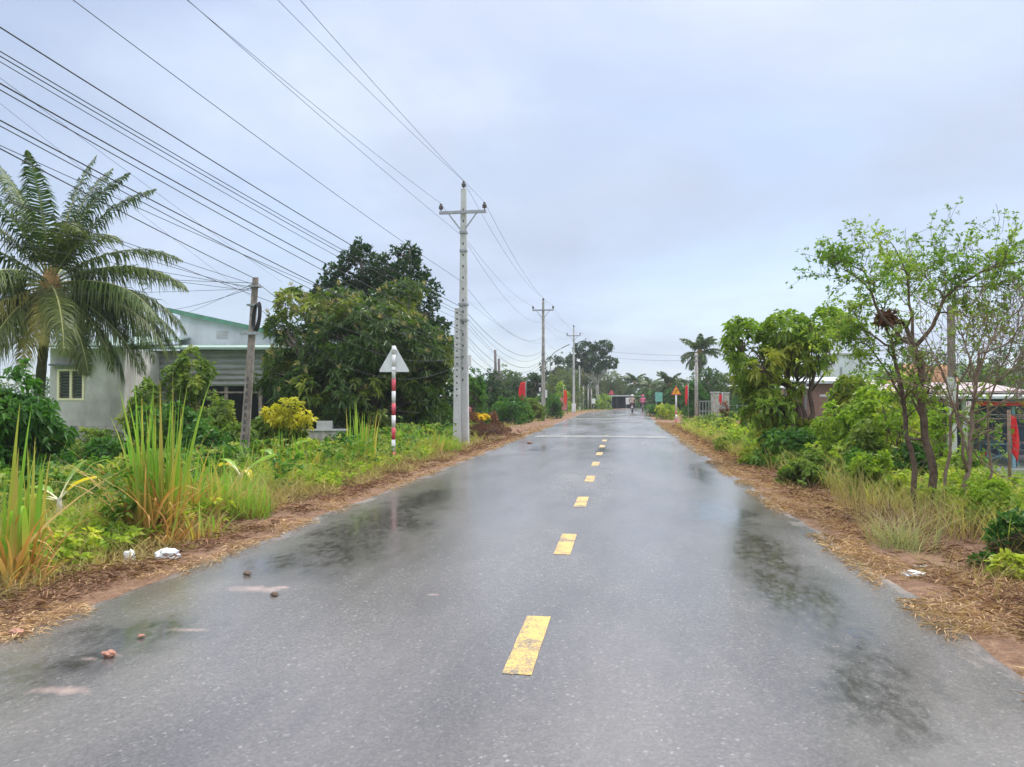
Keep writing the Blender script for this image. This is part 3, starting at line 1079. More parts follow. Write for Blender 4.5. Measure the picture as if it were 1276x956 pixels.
_, _, pp4 = util_pole('short plain concrete pole just beyond the far power pole', 722.3, 93, 5.4, 0, 0, (0.22, 0.14), arms=False, group=None)

# stub pole next to pole 1
x, y = XY(569.8, 23.75)
z = gzf(x, y)
t = thing('stub_pole', 'shorter concrete pole with a column of holes tight against the tall pole', 'pole', (x, y, z))
g = Geo()
H = Hh(384, 23.75) - z
g.prism([(-0.5, -0.36), (0.5, -0.36), (0.5, 0.36), (-0.5, 0.36)], 0, 1, lambda p: (p[0] * (0.24 - 0.09 * p[2]), p[1] * (0.24 - 0.09 * p[2]), -0.2 + p[2] * (H + 0.2)))
g.build('shaft', M['concrete'], t)
h = Geo()
for i in range(14):
    zz = 1.6 + i * 0.2
    r = (0.24 - 0.09 * zz / H) * 0.36
    h.lathe((0, -r, zz), [(0.03, -0.004), (0.03, 0.004)], 8, 'y')
h.build_each('pole_hole', M['hole'], t)

# old leaning pole on the left
x, y = XY(303, 16.5)
z = gzf(x, y)
t = thing('leaning_pole', 'weathered leaning service pole with a black cable coil near the tree', 'pole', (x, y, z))
oldp = (x, y, z)
topo = P(318.5, 346, 16.6)
tl = np.array([topo[0] - x, topo[1] - y, topo[2] - z])
g = Geo()
V = []
for k, (q, r) in enumerate(((-0.06, 0.105), (1.0, 0.062))):
    c = tl * q
    for a in range(8):
        an = 2 * PI * a / 8 + PI / 8
        V.append((c[0] + math.cos(an) * r * 1.1, c[1] + math.sin(an) * r * 0.8, c[2]))
g.add(V, [tuple(range(7, -1, -1)), tuple(range(8, 16))] + [(i, (i + 1) % 8, 8 + (i + 1) % 8, 8 + i) for i in range(8)])
g.build('shaft', M['woodpole'], t)
h = Geo()
for i in range(9):
    q = 0.2 + i * 0.036
    c = tl * q
    h.box((c[0] + 0.005, c[1] - 0.081 + 0.027 * q, c[2]), (0.05, 0.012, 0.085))
h.build_each('pole_recess', M['hole'], t)
g = Geo()
for k in range(5):
    pts = []
    c = tl * 0.80 + np.array([0.10 + 0.012 * k, -0.10, 0])
    for a in range(21):
        an = 2 * PI * a / 20
        pts.append((c[0] + 0.085 * math.cos(an) + 0.03 * math.sin(an), c[1] - 0.03 * math.cos(an) + 0.008 * k, c[2] + (0.27 + 0.012 * k) * math.sin(an)))
    g.tube(pts, 0.013, 5, False)
g.build('cable_coil', M['wire'], t)
g = Geo()
for q in (0.72, 0.86, 0.955):
    c = tl * q
    g.box((c[0], c[1], c[2]), (0.24, 0.19, 0.04))
g.bar(tl * 0.715 + np.array([-0.22, -0.11, 0]), tl * 0.715 + np.array([0.2, -0.11, 0.0]), 0.04, 0.05)
g.build_each('bracket', M['steel'], t)


def wire_pts(A, B, sag, n=28):
    A, B = np.array(A, float), np.array(B, float)
    t = np.linspace(0, 1, n)[:, None]
    p = A + (B - A) * t
    p[:, 2] -= 4 * sag * (t * (1 - t))[:, 0]
    return p


def sag_through(A, B, px, py):
    """sag for which the span A-B appears to cross the sky at px,py"""
    A, B = np.array(A, float), np.array(B, float)
    D = cF + cR * (px - 638) / FPX - cU * (py - 478) / FPX
    # plan intersection
    ab = B[:2] - A[:2]
    den = D[0] * ab[1] - D[1] * ab[0]
    r = A[:2] - CAM[:2]
    k = (r[0] * ab[1] - r[1] * ab[0]) / den
    t = (r[0] * D[1] - r[1] * D[0]) / den
    zz = CAM[2] + k * D[2]
    zl = A[2] + (B[2] - A[2]) * t
    s = (zl - zz) / (4 * t * (1 - t)) if abs(t * (1 - t)) > 1e-4 else 0
    return s, t, zz


def span_through(A, B, px, py, sag):
    """shift the hidden end B in height so that a span of this sag crosses the sky at px,py"""
    _, t, zz = sag_through(A, B, px, py)
    zl = zz + 4 * sag * t * (1 - t)
    B = np.array(B, float)
    B[2] = A[2] + (zl - A[2]) / t
    return B


def wire(label, spans, r=0.009, group=None, cat='cable', name='power_cable'):
    g = Geo()
    for (A, B, s) in spans:
        p = wire_pts(A, B, s)
        g.tube(p, r * 0.72, 4, False)
    o = g.build(name, M['wire'])
    return tag(o, label, cat, group)


px0, py0 = -6.45, -8.0                      # the next pole of the line stands behind the camera
def p0(dx, z):
    return np.array([px0 + dx, py0, z])


HV = 'high voltage conductors along the left verge'
end3 = np.array([pp4[0] + 4.0, pp4[1] + 28, 0])
for k, (dx, i, pxy, nm, ez) in enumerate(((-0.7, 0, (233, 0), 'conductor on the left end of the crossarms', 7.9), (0.7, 1, (374, 0), 'conductor on the right end of the crossarms', 7.9), (0, 2, (346, 0), 'topmost conductor riding on the pole tops', 8.7))):
    A = ins1[i]
    B = p0(dx, A[2] + 0.05)
    s = 0.4
    B = span_through(A, B, *pxy, s)
    e = end3 + np.array([dx, 0, ez])
    wire('black ' + nm, [(A, B, s), (A, ins2[i], 0.55), (ins2[i], ins3[i], 0.5), (ins3[i], e, 0.4)], 0.0075, HV)


def on1(py, dx=0.0):
    return np.array([pp1[0] + dx, pp1[1] - 0.16, Hh(py, 24.0)])


def on2(py, dx=0.0):
    return np.array([pp2[0] + dx, pp2[1] - 0.16, Hh(py, 51.0)])


def on3(py, dx=0.0):
    return np.array([pp3[0] + dx, pp3[1] - 0.16, Hh(py, 78.0)])


LV = 'low cables strung from the tall concrete pole'
low = [  # pole-1 py, (px,py) crossed, z at pole 0, radius, pole-2 py, sag 1-2, label
    (295, (236, 2), 6.6, 0.007, 402, 0.8, 'thin black neutral cable just below the crossarm'),
    (352, (91, 0), 5.9, 0.008, 420, 0.9, 'single black cable crossing the clear sky between the crossarm and the bundle'),
    (384, (0, 34), 5.6, 0.012, 436, 0.9, 'thick black cable, uppermost of the bundle at the left edge'),
    (390, (0, 64), 5.5, 0.009, 440, 1.0, 'black cable second from the top of the left edge bundle'),
    (394, (0, 70), 5.4, 0.009, 446, 1.1, 'black cable third from the top of the left edge bundle'),
    (401, (0, 77), 5.3, 0.007, 447, 1.0, 'black cable fourth from the top of the left edge bundle'),
    (413, (0, 104), 5.0, 0.012, 448, 1.1, 'thick black cable passing over the coconut palm top'),
    (424, (0, 112), 4.9, 0.009, 450, 1.2, 'black cable just under the thick one over the palm'),
    (437, (0, 150), 4.6, 0.011, 452, 1.1, 'thick twisted cable crossing the upper palm fronds'),
    (448, (0, 157), 4.5, 0.008, 453, 1.2, 'lowest cable of the bundle crossing the palm fronds'),
]
for (ya, pxy, zb, r, yb, s2, lab) in low:
    A = on1(ya)
    B = p0(0.0, zb)
    s = 0.30 + 0.012 * (ya - 350) / 10
    B = span_through(A, B, *pxy, s)
    wire(lab, [(A, B, s), (A, on2(yb), s2), (on2(yb), on3(yb + 14), 0.8)], r, LV)
for (ya, yb, s2, lab) in ((418, 455, 1.3, 'slack thin cable sagging lowest between the two nearer power poles'), (372, 428, 0.4, 'tight thin cable between the two nearer power poles')):
    wire(lab, [(on1(ya, 0.05), on2(yb, 0.05), s2)], 0.006, 'thin cables between the nearer power poles')

tp = np.array(topo)


def ext(a, q, k=2.4):
    """carry the line a-q on past q to a support well outside the picture"""
    a, q = np.array(a, float), np.array(q, float)
    return a + (q - a) * k


SV = 'service cables tied to the leaning pole'
wire('thick black service cable rising from the leaning pole across the palm', [(tp - [0, 0, 0.03], ext(tp - [0, 0, 0.03], P(-60, 138, 7.0)), 0.12)], 0.011, SV)
wire('thin service cable running from the leaning pole left over the shed roof', [(tp - [0, 0, 0.12], ext(tp - [0, 0, 0.12], P(-60, 322, 30)), 0.35)], 0.008, SV)
wire('service cable dropping from the leaning pole to the shed gable', [(tp - [0, 0, 0.2], P(188, 388, 36.2), 0.15)], 0.009, SV)
wire('paired service cable running low from the leaning pole past the palm', [(tp - [0, 0, 0.28], ext(tp - [0, 0, 0.28], P(-60, 228, 12)), 0.25)], 0.007, SV)
wire('thin slack cable from the leaning pole toward the palm crown', [(tp - [0, 0, 0.24], ext(tp - [0, 0, 0.24], P(-40, 355, 24)), 0.3)], 0.006, SV)
wire('black service cable from the leaning pole to the tall concrete pole', [(tp - [0, 0, 0.08], on1(444), 0.75)], 0.010, SV)
wire('lower slack cable from the leaning pole coil to the tall concrete pole', [(tp - [0, 0, 0.6], on1(452), 1.0)], 0.008, SV)
wire('faint thin cable crossing the sky above the palm toward the mango tree', [(ext(P(352, 352, 27), P(-20, 62, 9)), P(352, 352, 27), 0.2)], 0.005, 'thin stray cables on the left')
wire('faint thin cable falling steeply over the palm to the leaning pole', [(ext(P(316, 372, 24), P(-20, 90, 12)), P(316, 372, 24), 0.3)], 0.005, 'thin stray cables on the left')

for (pa, dz, s, lab) in (((-60, 205, 9), 0.16, 0.2, 'taut cable from the leaning pole out over the palm middle'), ((-60, 268, 15), 0.22, 0.3, 'slack cable from the leaning pole through the palm crown'), ((-60, 300, 22), 0.3, 0.25, 'thin cable from the leaning pole behind the palm crown'),
                         ((205, 398, 35.9), 0.1, 0.1, 'short cable from the leaning pole to the shed gable top')):
    wire(lab, [(tp - [0, 0, dz], ext(tp - [0, 0, dz], P(*pa)) if pa[0] < 0 else P(*pa), s)], 0.007, SV)
for (pa, py_, s, lab) in (((-40, 128, 8), 430, 0.3, 'stray cable slanting from the left edge to the tall concrete pole'), ((-40, 186, 9), 458, 0.4, 'lowest stray cable slanting from the left edge behind the leaning pole')):
    wire(lab, [(ext(on1(py_), P(*pa), 1.8), on1(py_), s)], 0.007, 'thin stray cables on the left')

# ================================================================== STRIPED SIGN (seen from behind)
x, y = XY(490.5, 17.0)
z = gzf(x, y)
t = thing('road_sign', 'triangular sign seen from its white back on a red and white striped post', 'road sign', (x, y, z), YAW * 0.6)
Hs = Hh(431, 17) - z
for k in range(10):
    z0s = 0.04 + 0.272 * k if k else -0.1
    z1s = min(0.04 + 0.272 * (k + 1), Hs)
    if z0s >= Hs:
        break
    g = Geo()
    g.lathe((0.0, 0, 0), [(0.044, z0s), (0.044, z1s)], 14)
    red = (k % 2 == 0) and k < 7
    g.build('post_band', M['redpaint' if red else 'whitepaint'], t)
g = Geo()
w = 0.335
zb = Hs - 0.585
rr = 0.03
tri = [(-w, zb), (w, zb), (w - 0.005, zb + 0.05), (0.03, Hs - 0.01), (-0.03, Hs - 0.01), (-w + 0.005, zb + 0.05)]
g.prism([(a, b) for a, b in tri], 0.048, 0.054, lambda p: (p[0], p[2], p[1]))
plate = g.build('sign_plate', M['signback'], t)
g = Geo()
g.box((0, 0.003, zb + 0.04), (0.105, 0.094, 0.02))
g.box((0, 0.003, Hs - 0.09), (0.105, 0.094, 0.02))
for zz in (zb + 0.04, Hs - 0.09):
    g.lathe((0, -0.05, zz), [(0.012, -0.008), (0.012, 0.006)], 8, 'y')
g.build_each('clamp', M['signback'], t)

# warning sign facing us on the right
x, y = XY(842.5, 44)
z = gzf(x, y)
t = thing('warning_sign', 'yellow triangular bend warning sign with red border on a white post', 'road sign', (x, y, z), 0)
Hs = Hh(481, 44) - z
for k, (a, b, c) in enumerate(((-0.1, 0.25, 'redpaint'), (0.25, 0.55, 'whitepaint'), (0.55, 0.72, 'redpaint'), (0.72, Hs - 0.3, 'whitepaint'))):
    g = Geo()
    g.lathe((0, 0, 0), [(0.05, a), (0.05, b)], 12)
    g.build('post_band', M[c], t)
def tri_plate(w, h, zc, y0, y1):
    g = Geo()
    g.prism([(-w, zc), (w, zc), (w * 0.93, zc + h * 0.1), (w * 0.07, zc + h), (-w * 0.07, zc + h), (-w * 0.93, zc + h * 0.1)], y0, y1, lambda p: (p[0], p[2], p[1]))
    return g
zb = Hs - 0.52
tri_plate(0.29, 0.53, zb, -0.075, -0.06).build('sign_border', M['redpaint'], t)
tri_plate(0.225, 0.39, zb + 0.045, -0.081, -0.077).build('sign_face', M['yellowsign'], t)
g = Geo()
g.bar((-0.035, -0.084, zb + 0.08), (-0.035, -0.084, zb + 0.2), 0.035, 0.004, up=(0, 1, 0))
g.bar((-0.04, -0.084, zb + 0.2), (0.05, -0.084, zb + 0.27), 0.035, 0.0045, up=(0, 1, 0))
g.prism([(0.025, zb + 0.30), (0.095, zb + 0.30), (0.075, zb + 0.22)], -0.087, -0.083, lambda p: (p[0], p[2], p[1]))
g.build('arrow', M['black'], t)


# ================================================================== FLAGS
def flag(label, px, d, top_py, cloth_py, w, side, mat='redcloth', pole_mat='steel', pr=0.018, group=None, lean=0.0, seed=0):
    x, y = XY(px, d)
    z = gzf(x, y)
    t = thing('flag', label, 'flag', (x, y, z), 0, group)
    H = Hh(top_py, d) - z
    g = Geo()
    g.tube([(0, 0, -0.1), (lean * 0.4, 0, H * 0.5), (lean, 0, H)], pr, 7)
    g.build('flagpole', M[pole_mat], t)
    z1 = Hh(cloth_py[0], d) - z
    z0 = Hh(cloth_py[1], d) - z
    nx, nz = 13, 14
    V = []
    r = np.random.default_rng(seed)
    ph = r.uniform(0, 6)
    for j in range(nz):
        v = j / (nz - 1)
        for i in range(nx):
            u = i / (nx - 1)
            ww = w * (0.55 + 0.45 * math.sin(v * 2.6 + 0.4))
            zz = z1 + (z0 - z1) * v * (0.62 + 0.38 * u) - 0.04 * u
            V.append((lean + side * (0.02 + u * ww) + 0.02 * math.sin(6 * u + 3 * v + ph), 0.09 * w * 4 * math.sin(u * 9 + ph) * (0.3 + 0.7 * v) * u ** 0.5 * 0.6, zz))
    i = (np.arange(nz - 1)[:, None] * nx + np.arange(nx - 1)[None, :]).reshape(-1, 1)
    o = np_mesh('cloth', V, i + np.array([[0, 1, nx + 1, nx]]), M[mat], t, None, True)
    md = o.modifiers.new('thick', 'SOLIDIFY')
    md.thickness = 0.004
    return t


flag('red flag hanging limp on a thin pole in the left flower hedge', 655.3, 47, 474, (476, 504), 0.42, -1, seed=1)
flag('orange red flag on a pole near the pink board', 702, 68, 480, (486, 507), 0.32, 1, 'orangecloth', seed=2)
flag('narrow red banner flag beside the yellow warning sign', 857.5, 50, 478, (480, 506), 0.20, -1, seed=3)
flag('short red flag in front of the grey gate pillar', 900, 42, 489, (491, 505), 0.16, -1, seed=4)
flag('red flag on a rough stake in front of the roadside shop', 1257, 12.2, 511, (517, 574), 0.14, 1, 'redcloth', 'barkred', 0.026, seed=5)

# ================================================================== LEFT HOUSE AND SHED
hz = -0.25
hx, hy = XY(62, 30)
hs = thing('house', 'grey plastered house with a cream shuttered window behind the palm', 'house', (hx, hy, hz), YAW)
Wd = 93 * 30 / FPX
H1 = Hh(434, 30) - hz
wx0, wx1 = 9 * 30 / FPX, 43 * 30 / FPX
wz0, wz1 = Hh(499, 30) - hz, Hh(460, 30) - hz
g = Geo()
th = 0.2
g.box((wx0 / 2, th / 2, H1 / 2), (wx0, th, H1))
g.box(((wx1 + Wd) / 2, th / 2, H1 / 2), (Wd - wx1, th, H1))
g.box(((wx0 + wx1) / 2, th / 2, wz0 / 2), (wx1 - wx0, th, wz0))
g.box(((wx0 + wx1) / 2, th / 2, (wz1 + H1) / 2), (wx1 - wx0, th, H1 - wz1))
g.box((th / 2, 3.1, H1 / 2), (th, 5.8, H1))
g.box((Wd - th / 2, 3.1, H1 / 2), (th, 5.8, H1))
g.box((Wd / 2, 6.1, H1 / 2), (Wd, th, H1))
g.build('wall', M['plaster'], hs)
g = Geo()
g.box((Wd / 2, -0.012, 0.3), (Wd + 0.03, 0.03, 0.6))
g.build('plinth', M['concreteold'], hs)
g = Geo()
fw = 0.085
xc, zc = (wx0 + wx1) / 2, (wz0 + wz1) / 2
ww, wh = wx1 - wx0, wz1 - wz0
for (a, b) in (((wx0 + fw / 2, 0.05, zc), (fw, 0.14, wh)), ((wx1 - fw / 2, 0.05, zc), (fw, 0.14, wh)), ((xc, 0.05, zc), (fw, 0.13, wh - 2 * fw)),
               ((xc, 0.05, wz0 + fw / 2), (ww - 2 * fw, 0.14, fw)), ((xc, 0.05, wz1 - fw / 2), (ww - 2 * fw, 0.14, fw))):
    g.box(a, b)
win = g.build('window', M['cream'], hs)
for sx in (-1, 1):
    g = Geo()
    cx = xc + sx * (ww - fw) / 4
    sw = (ww - 3 * fw) / 2
    for i in range(9):
        zz = wz0 + fw + (wh - 2 * fw) * (i + 0.5) / 9
        g.box((cx, 0.07, zz), (sw, 0.012, (wh - 2 * fw) / 9 * 0.75), M=Matrix.Rotation(0.5, 3, 'X'))
    g.build('shutter', M['slat'], win)
    g = Geo()
    g.box((cx, 0.13, zc), (sw + 0.02, 0.01, wh - 2 * fw))
    g.build('window_backing', M['dark'], win)
g = Geo()
g.box((xc + 0.05, -0.11, wz1 + 0.16), (ww + 0.5, 0.28, 0.07))
g.build('window_canopy', M['slat'], hs)
g = Geo()
g.prism([(-0.5, H1), (6.5, H1 + 0.9), (6.5, H1 + 0.98), (-0.5, H1 + 0.08)], -0.25, Wd + 0.05, lambda p: (p[2], p[0], p[1]))
g.build('roof', M['greenroof'], hs)

sx0, sy0 = XY(150, 33)
sd = thing('shed', 'long shed with sheet metal wall and green edged gable behind the shrubs', 'shed', (sx0, sy0, hz), YAW)
sc_ = 33 / FPX
Ls = (412 - 150) * sc_
He = Hh(437, 33) - hz
Hb = Hh(481, 33) - hz
g = Geo()
for i in range(14):
    zz = Hb + (He - Hb) * (i + 0.5) / 14
    g.box((Ls / 2, -0.02 + 0.02 * (i % 2), zz), (Ls, 0.05, (He - Hb) / 14 * 0.98), M=Matrix.Rotation(0.22, 3, 'X'))
g.build('sheet_wall', M['slatsheet'], sd)
g = Geo()
for i in range(7):
    g.box((0.1 + (Ls - 0.2) * i / 6, 0.12, He / 2), (0.14, 0.14, He))
g.box((Ls / 2, 0.06, Hb - 0.28), (Ls, 0.08, 0.07))
g.build_each('post', M['woodpole'], sd)
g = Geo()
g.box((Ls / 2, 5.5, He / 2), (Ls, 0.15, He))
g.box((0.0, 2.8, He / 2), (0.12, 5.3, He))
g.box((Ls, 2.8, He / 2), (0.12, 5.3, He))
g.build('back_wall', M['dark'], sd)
g = Geo()
g.prism([(-0.45, He + 0.02), (3.2, He + 0.42), (3.2, He + 0.5), (-0.45, He + 0.12)], -0.2, Ls + 0.2, lambda p: (p[2], p[0], p[1]))
g.build('low_roof', M['greenroof'], sd)
# upper gable wall with vent and green trim
ga = (186 - 150) * sc_
gb = (318 - 150) * sc_
zt0, zt1 = Hh(392, 36) - hz, Hh(418, 36) - hz
g = Geo()
g.prism([(ga, He - 0.2), (gb, He - 0.2), (gb, zt1), (ga, zt0)], 3.0, 3.2, lambda p: (p[0], p[2], p[1]))
g.build('gable_wall', M['whitewall'], sd)
g = Geo()
sl = (zt1 - zt0) / (gb - ga)
g.prism([(ga - 0.5, zt0 - 0.5 * sl), (gb + 0.3, zt1 + 0.3 * sl), (gb + 0.3, zt1 + 0.3 * sl + 0.2), (ga - 0.5, zt0 - 0.5 * sl + 0.2)], 2.75, 8.0, lambda p: (p[0], p[2], p[1]))
g.build('upper_roof', M['greentrim'], sd)
g = Geo()
for i in range(4):
    g.box(((235 - 150) * sc_ + 0.6 * 0.5, 2.99, Hh(413, 36) - hz - 0.1 * i), (0.55, 0.05, 0.035))
g.build_each('vent_louvre', M['plaster'], sd)
g = Geo()
zt = He + 0.02
for i in range(10):
    g.box((gb + 0.25 + i * 0.42, 2.9, He + 0.42 + 0.0), (0.06, 0.06, 0.55))
g.box((gb + 2.2, 2.9, He + 0.62), (4.4, 0.07, 0.1))
g.build_each('roof_railing', M['plaster'], sd)

# low cement wall under the mango
x, y = XY(372, 24.5)
w_ = 60 * 24.5 / FPX
t = thing('low_wall', 'low grey cement wall with a pale block under the mango tree', 'wall', (x, y, gzf(x, y)), YAW)
g = Geo()
h_ = Hh(537, 24.5) - gzf(x, y)
g.box((w_ / 2, 0, h_ / 2 - 0.1), (w_, 0.18, h_ + 0.2))
g.build('wall_face', M['concreteold'], t, 0.01)
g = Geo()
g.box((w_ / 2, 0, h_ + 0.03), (w_ + 0.08, 0.26, 0.06))
g.build('coping', M['concrete'], t, 0.008)
g = Geo()
g.box((w_ * 0.55, -0.01, h_ + 0.06 + 0.13), (0.5, 0.16, 0.26))
g.build('cement_block', M['concrete'], t, 0.012)

# two dark chimney-like posts behind left trees
for (px, top, lab) in ((617, 436, 'taller of two dark wooden posts rising above the left trees'), (621.6, 447, 'shorter of two dark wooden posts rising above the left trees')):
    x, y = XY(px, 62)
    g = Geo()
    z = gzf(x, y)
    g.tube([(x, y, z), (x + 0.05, y, Hh(top, 62) * 0.5), (x, y, Hh(top, 62))], [0.13, 0.12, 0.10], 8)
    tag(g.build('wooden_post', M['darkpole']), lab, 'post', 'dark posts above the left trees')

# far left posts and boards
for (px, top, d, lab) in ((727, 481, 96, 'thin pale post nearest the far power pole'), (733, 483, 98, 'left upright of the pale post pair by the far bend'), (737, 484, 99, 'right upright of the pale post pair by the far bend')):
    x, y = XY(px, d)
    z = gzf(x, y)
    g = Geo()
    g.tube([(x, y, z - 0.1), (x, y, Hh(top, d))], 0.09, 8)
    g.box((x, y, Hh(top, d) + 0.03), (0.26, 0.26, 0.07))
    tag(g.build('concrete_post', M['concreteold']), lab, 'post', 'pale posts by the far bend')
x, y = XY(702, 69)
t = thing('notice_board', 'faded pink board on posts beside the far left verge', 'board', (x, y, gzf(x, y)))
g = Geo()
g.box((0, 0, 0.95), (0.62, 0.05, 1.1))
g.build('panel', M['pinkboard'], t)
for s in (-1, 1):
    g = Geo()
    g.box((s * 0.36, 0.0, 0.75), (0.06, 0.06, 1.6))
    g.build('leg', M['woodpole'], t)
x, y = XY(739.5, 97)
t = thing('notice_board', 'small white board on a post near the far shop', 'board', (x, y, gzf(x, y)))
g = Geo()
g.box((0, -0.06, 1.15), (0.5, 0.04, 0.65))
g.build('panel', M['whitepaint'], t)
g = Geo()
g.box((0, 0, 0.7), (0.07, 0.07, 1.5))
g.build('leg', M['steel'], t)

# ================================================================== FAR SHOP AT THE BEND
x, y = XY(757, 110)
z = gzf(x, y)
t = thing('far_shop', 'low dark open shop with flat tin roof closing the end of the road', 'shop', (x, y, z), YAW * 0.3)
k = 110 / FPX
W2 = 46 * k
g = Geo()
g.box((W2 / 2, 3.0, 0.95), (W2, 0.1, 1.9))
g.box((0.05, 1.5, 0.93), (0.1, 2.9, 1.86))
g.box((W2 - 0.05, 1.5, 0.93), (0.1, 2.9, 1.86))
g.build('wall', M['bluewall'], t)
g = Geo()
g.prism([(-0.9, 1.86), (3.3, 2.0), (3.3, 2.06), (-0.9, 1.93)], -0.6, W2 + 0.7, lambda p: (p[2], p[0], p[1]))
g.build('roof', M['slat'], t)
for i in range(5):
    g = Geo()
    g.box((W2 * i / 4, -0.3, 0.92), (0.09, 0.09, 1.9))
    g.build('post', M['slat'], t)
x, y = XY(783, 107)
t = thing('shop_board', 'white panel leaning before the far dark shop', 'board', (x, y, gzf(x, y)))
g = Geo()
g.box((0, 0, 1.05), (0.75, 0.04, 0.95))
g.build('panel', M['whitepaint'], t)
g = Geo()
g.box((-0.3, 0.03, 0.6), (0.05, 0.05, 1.3))
g.box((0.3, 0.03, 0.6), (0.05, 0.05, 1.3))
g.build_each('stand', M['steel'], t)
x, y = XY(762, 104)
t = thing('road_sign', 'small faded red sign on a thin pole before the far shop', 'road sign', (x, y, gzf(x, y)))
g = Geo()
g.tube([(0, 0, -0.1), (0, 0, 2.6)], 0.05, 8)
g.build('post', M['steel'], t)
tri_plate(0.4, 0.62, 2.0, -0.08, -0.06).build('sign_plate', M['redpaint'], t)

# teal board on right
x, y = XY(821, 66)
t = thing('billboard', 'teal green board on legs at the right of the bend', 'board', (x, y, gzf(x, y)))
z = gzf(x, y)
g = Geo()
g.box((0, 0, (Hh(489, 66) + Hh(500.5, 66)) / 2 - z), (0.62, 0.06, 11.5 * 66 / FPX))
g.build('panel', M['teal'], t)
for s in (-1, 1):
    g = Geo()
    g.box((s * 0.22, 0.06, 0.6), (0.06, 0.06, 1.3))
    g.build('leg', M['steel'], t)

# right service pole under the palm
x, y = XY(867.8, 41)
z = gzf(x, y)
rp = (x, y, z)
t = thing('service_pole', 'slim grey concrete pole at the right verge before the palm', 'pole', (x, y, z))
g = Geo()
Hr = Hh(440, 41) - z
g.tube([(0, 0, -0.1), (0, 0, Hr)], [0.11, 0.075], 10)
g.build('shaft', M['concreteold'], t)
g = Geo()
g.box((0, 0, Hr - 0.15), (0.26, 0.2, 0.05))
g.box((0, 0, Hr - 0.4), (0.26, 0.2, 0.05))
g.build_each('bracket', M['steel'], t)
wire('upper service cable crossing the road to the slim right pole', [(on3(432), (x, y, z + Hr - 0.15), 0.2)], 0.010, 'service cables crossing the road')
wire('lower service cable crossing the road to the slim right pole', [(on3(436), (x, y, z + Hr - 0.4), 0.35)], 0.010, 'service cables crossing the road')

# gate and pillar
x, y = XY(887, 47)
z = gzf(x, y)
t = thing('gate_pillar', 'grey cement gate pillars joined by a rendered panel by the right verge', 'pillar', (x, y, z), YAW)
k = 47 / FPX
g = Geo()
hp = Hh(489.5, 47) - z
g.box((0.2, 0, hp / 2), (0.42, 0.42, hp))
g.box((0.86, 0.05, hp / 2 - 0.03), (0.36, 0.42, hp))
g.box((0.53, 0.1, hp / 2 - 0.2), (0.32, 0.2, hp - 0.5))
g.build('pillar_body', M['concreteold'], t)
g = Geo()
g.box((0.2, 0, hp + 0.03), (0.5, 0.5, 0.06))
g.box((0.86, 0.05, hp), (0.44, 0.5, 0.06))
g.build_each('pillar_cap', M['concrete'], t)
x, y = XY(872, 45)
z = gzf(x, y)
t = thing('metal_gate', 'low grey tube gate left of the cement gate pillar', 'gate', (x, y, z), YAW)
g = Geo()
Wg = 15 * 45 / FPX
hg = Hh(500, 45) - z
for zz in (0.25, hg * 0.55, hg):
    g.bar((0, 0, zz), (Wg, 0, zz), 0.05)
g.build_each('rail', M['steel'], t)
for i in range(5):
    g = Geo()
    g.bar((Wg * i / 4, 0.003, 0.0), (Wg * i / 4, 0.003, hg + 0.02), 0.04)
    g.build('upright', M['steel'], t)
x, y = XY(906, 46)
t = thing('wire_fence', 'grey pipe fence running right from the gate pillar', 'fence', (x, y, gzf(x, y)), YAW)
for i in range(4):
    g = Geo()
    g.bar((i * 0.6, 0, 0), (i * 0.6, 0, 1.25), 0.05)
    g.build('post', M['steel'], t)
g = Geo()
for zz in (0.5, 0.85, 1.2):
    g.bar((0, 0.04, zz), (1.8, 0.04, zz), 0.03)
g.build_each('rail', M['steel'], t)

# ================================================================== RIGHT BUILDINGS
x, y = XY(1000, 34)
z = gzf(x, y)
k = 34 / FPX
t = thing('brick_house', 'low red brick house with pale sheet roof behind the right trees', 'house', (x, y, z), YAW)
hb = Hh(478, 34) - z
g = Geo()
g.box((0.9, 0, hb / 2), (1.5, 0.15, hb))
g.box((2.6, 0, hb / 2), (1.2, 0.15, hb))
g.box((1.825, 0.02, hb * 0.25), (0.35, 0.13, hb * 0.5))
g.box((0.22, 2.0, hb / 2), (0.14, 3.8, hb))
g.box((3.1, 2.0, hb / 2), (0.14, 3.8, hb))
g.build('wall', M['brick'], t)
g = Geo()
g.prism([(-0.5, hb + 0.02), (4.3, hb + 0.32), (4.3, hb + 0.40), (-0.5, hb + 0.1)], -0.1, 3.5, lambda p: (p[2], p[0], p[1]))
g.build('roof', M['paleroof'], t)
for xx in (0.02, -0.9):
    g = Geo()
    g.bar((xx, -0.3, 0), (xx, -0.3, hb + 0.0), 0.07)
    g.build('post', M['steel'], t)
g = Geo()
g.prism([(-1.0, hb - 0.25), (1.0, hb - 0.12), (1.0, hb - 0.06), (-1.0, hb - 0.19)], -3.1, 0.1, lambda p: (p[2], p[0] - 0.0, p[1]))
g.build('awning', M['paleroof'], t)
x, y = XY(1046, 42)
z = gzf(x, y)
t = thing('white_house', 'white rendered block rising behind the brick house roof', 'house', (x, y, z), YAW)
hw = Hh(442, 42) - z
g = Geo()
g.box((0.85, 1.5, hw / 2), (1.7, 3.0, hw))
g.build('wall', M['whitewall'], t)
g = Geo()
g.box((0.85, 1.5, hw + 0.04), (1.85, 3.2, 0.09))
g.build('parapet', M['plaster'], t)
g = Geo()
g.box((0.1, -0.03, hw / 2 - 0.3), (0.09, 0.06, hw - 0.8))
g.build('downpipe', M['steel'], t)

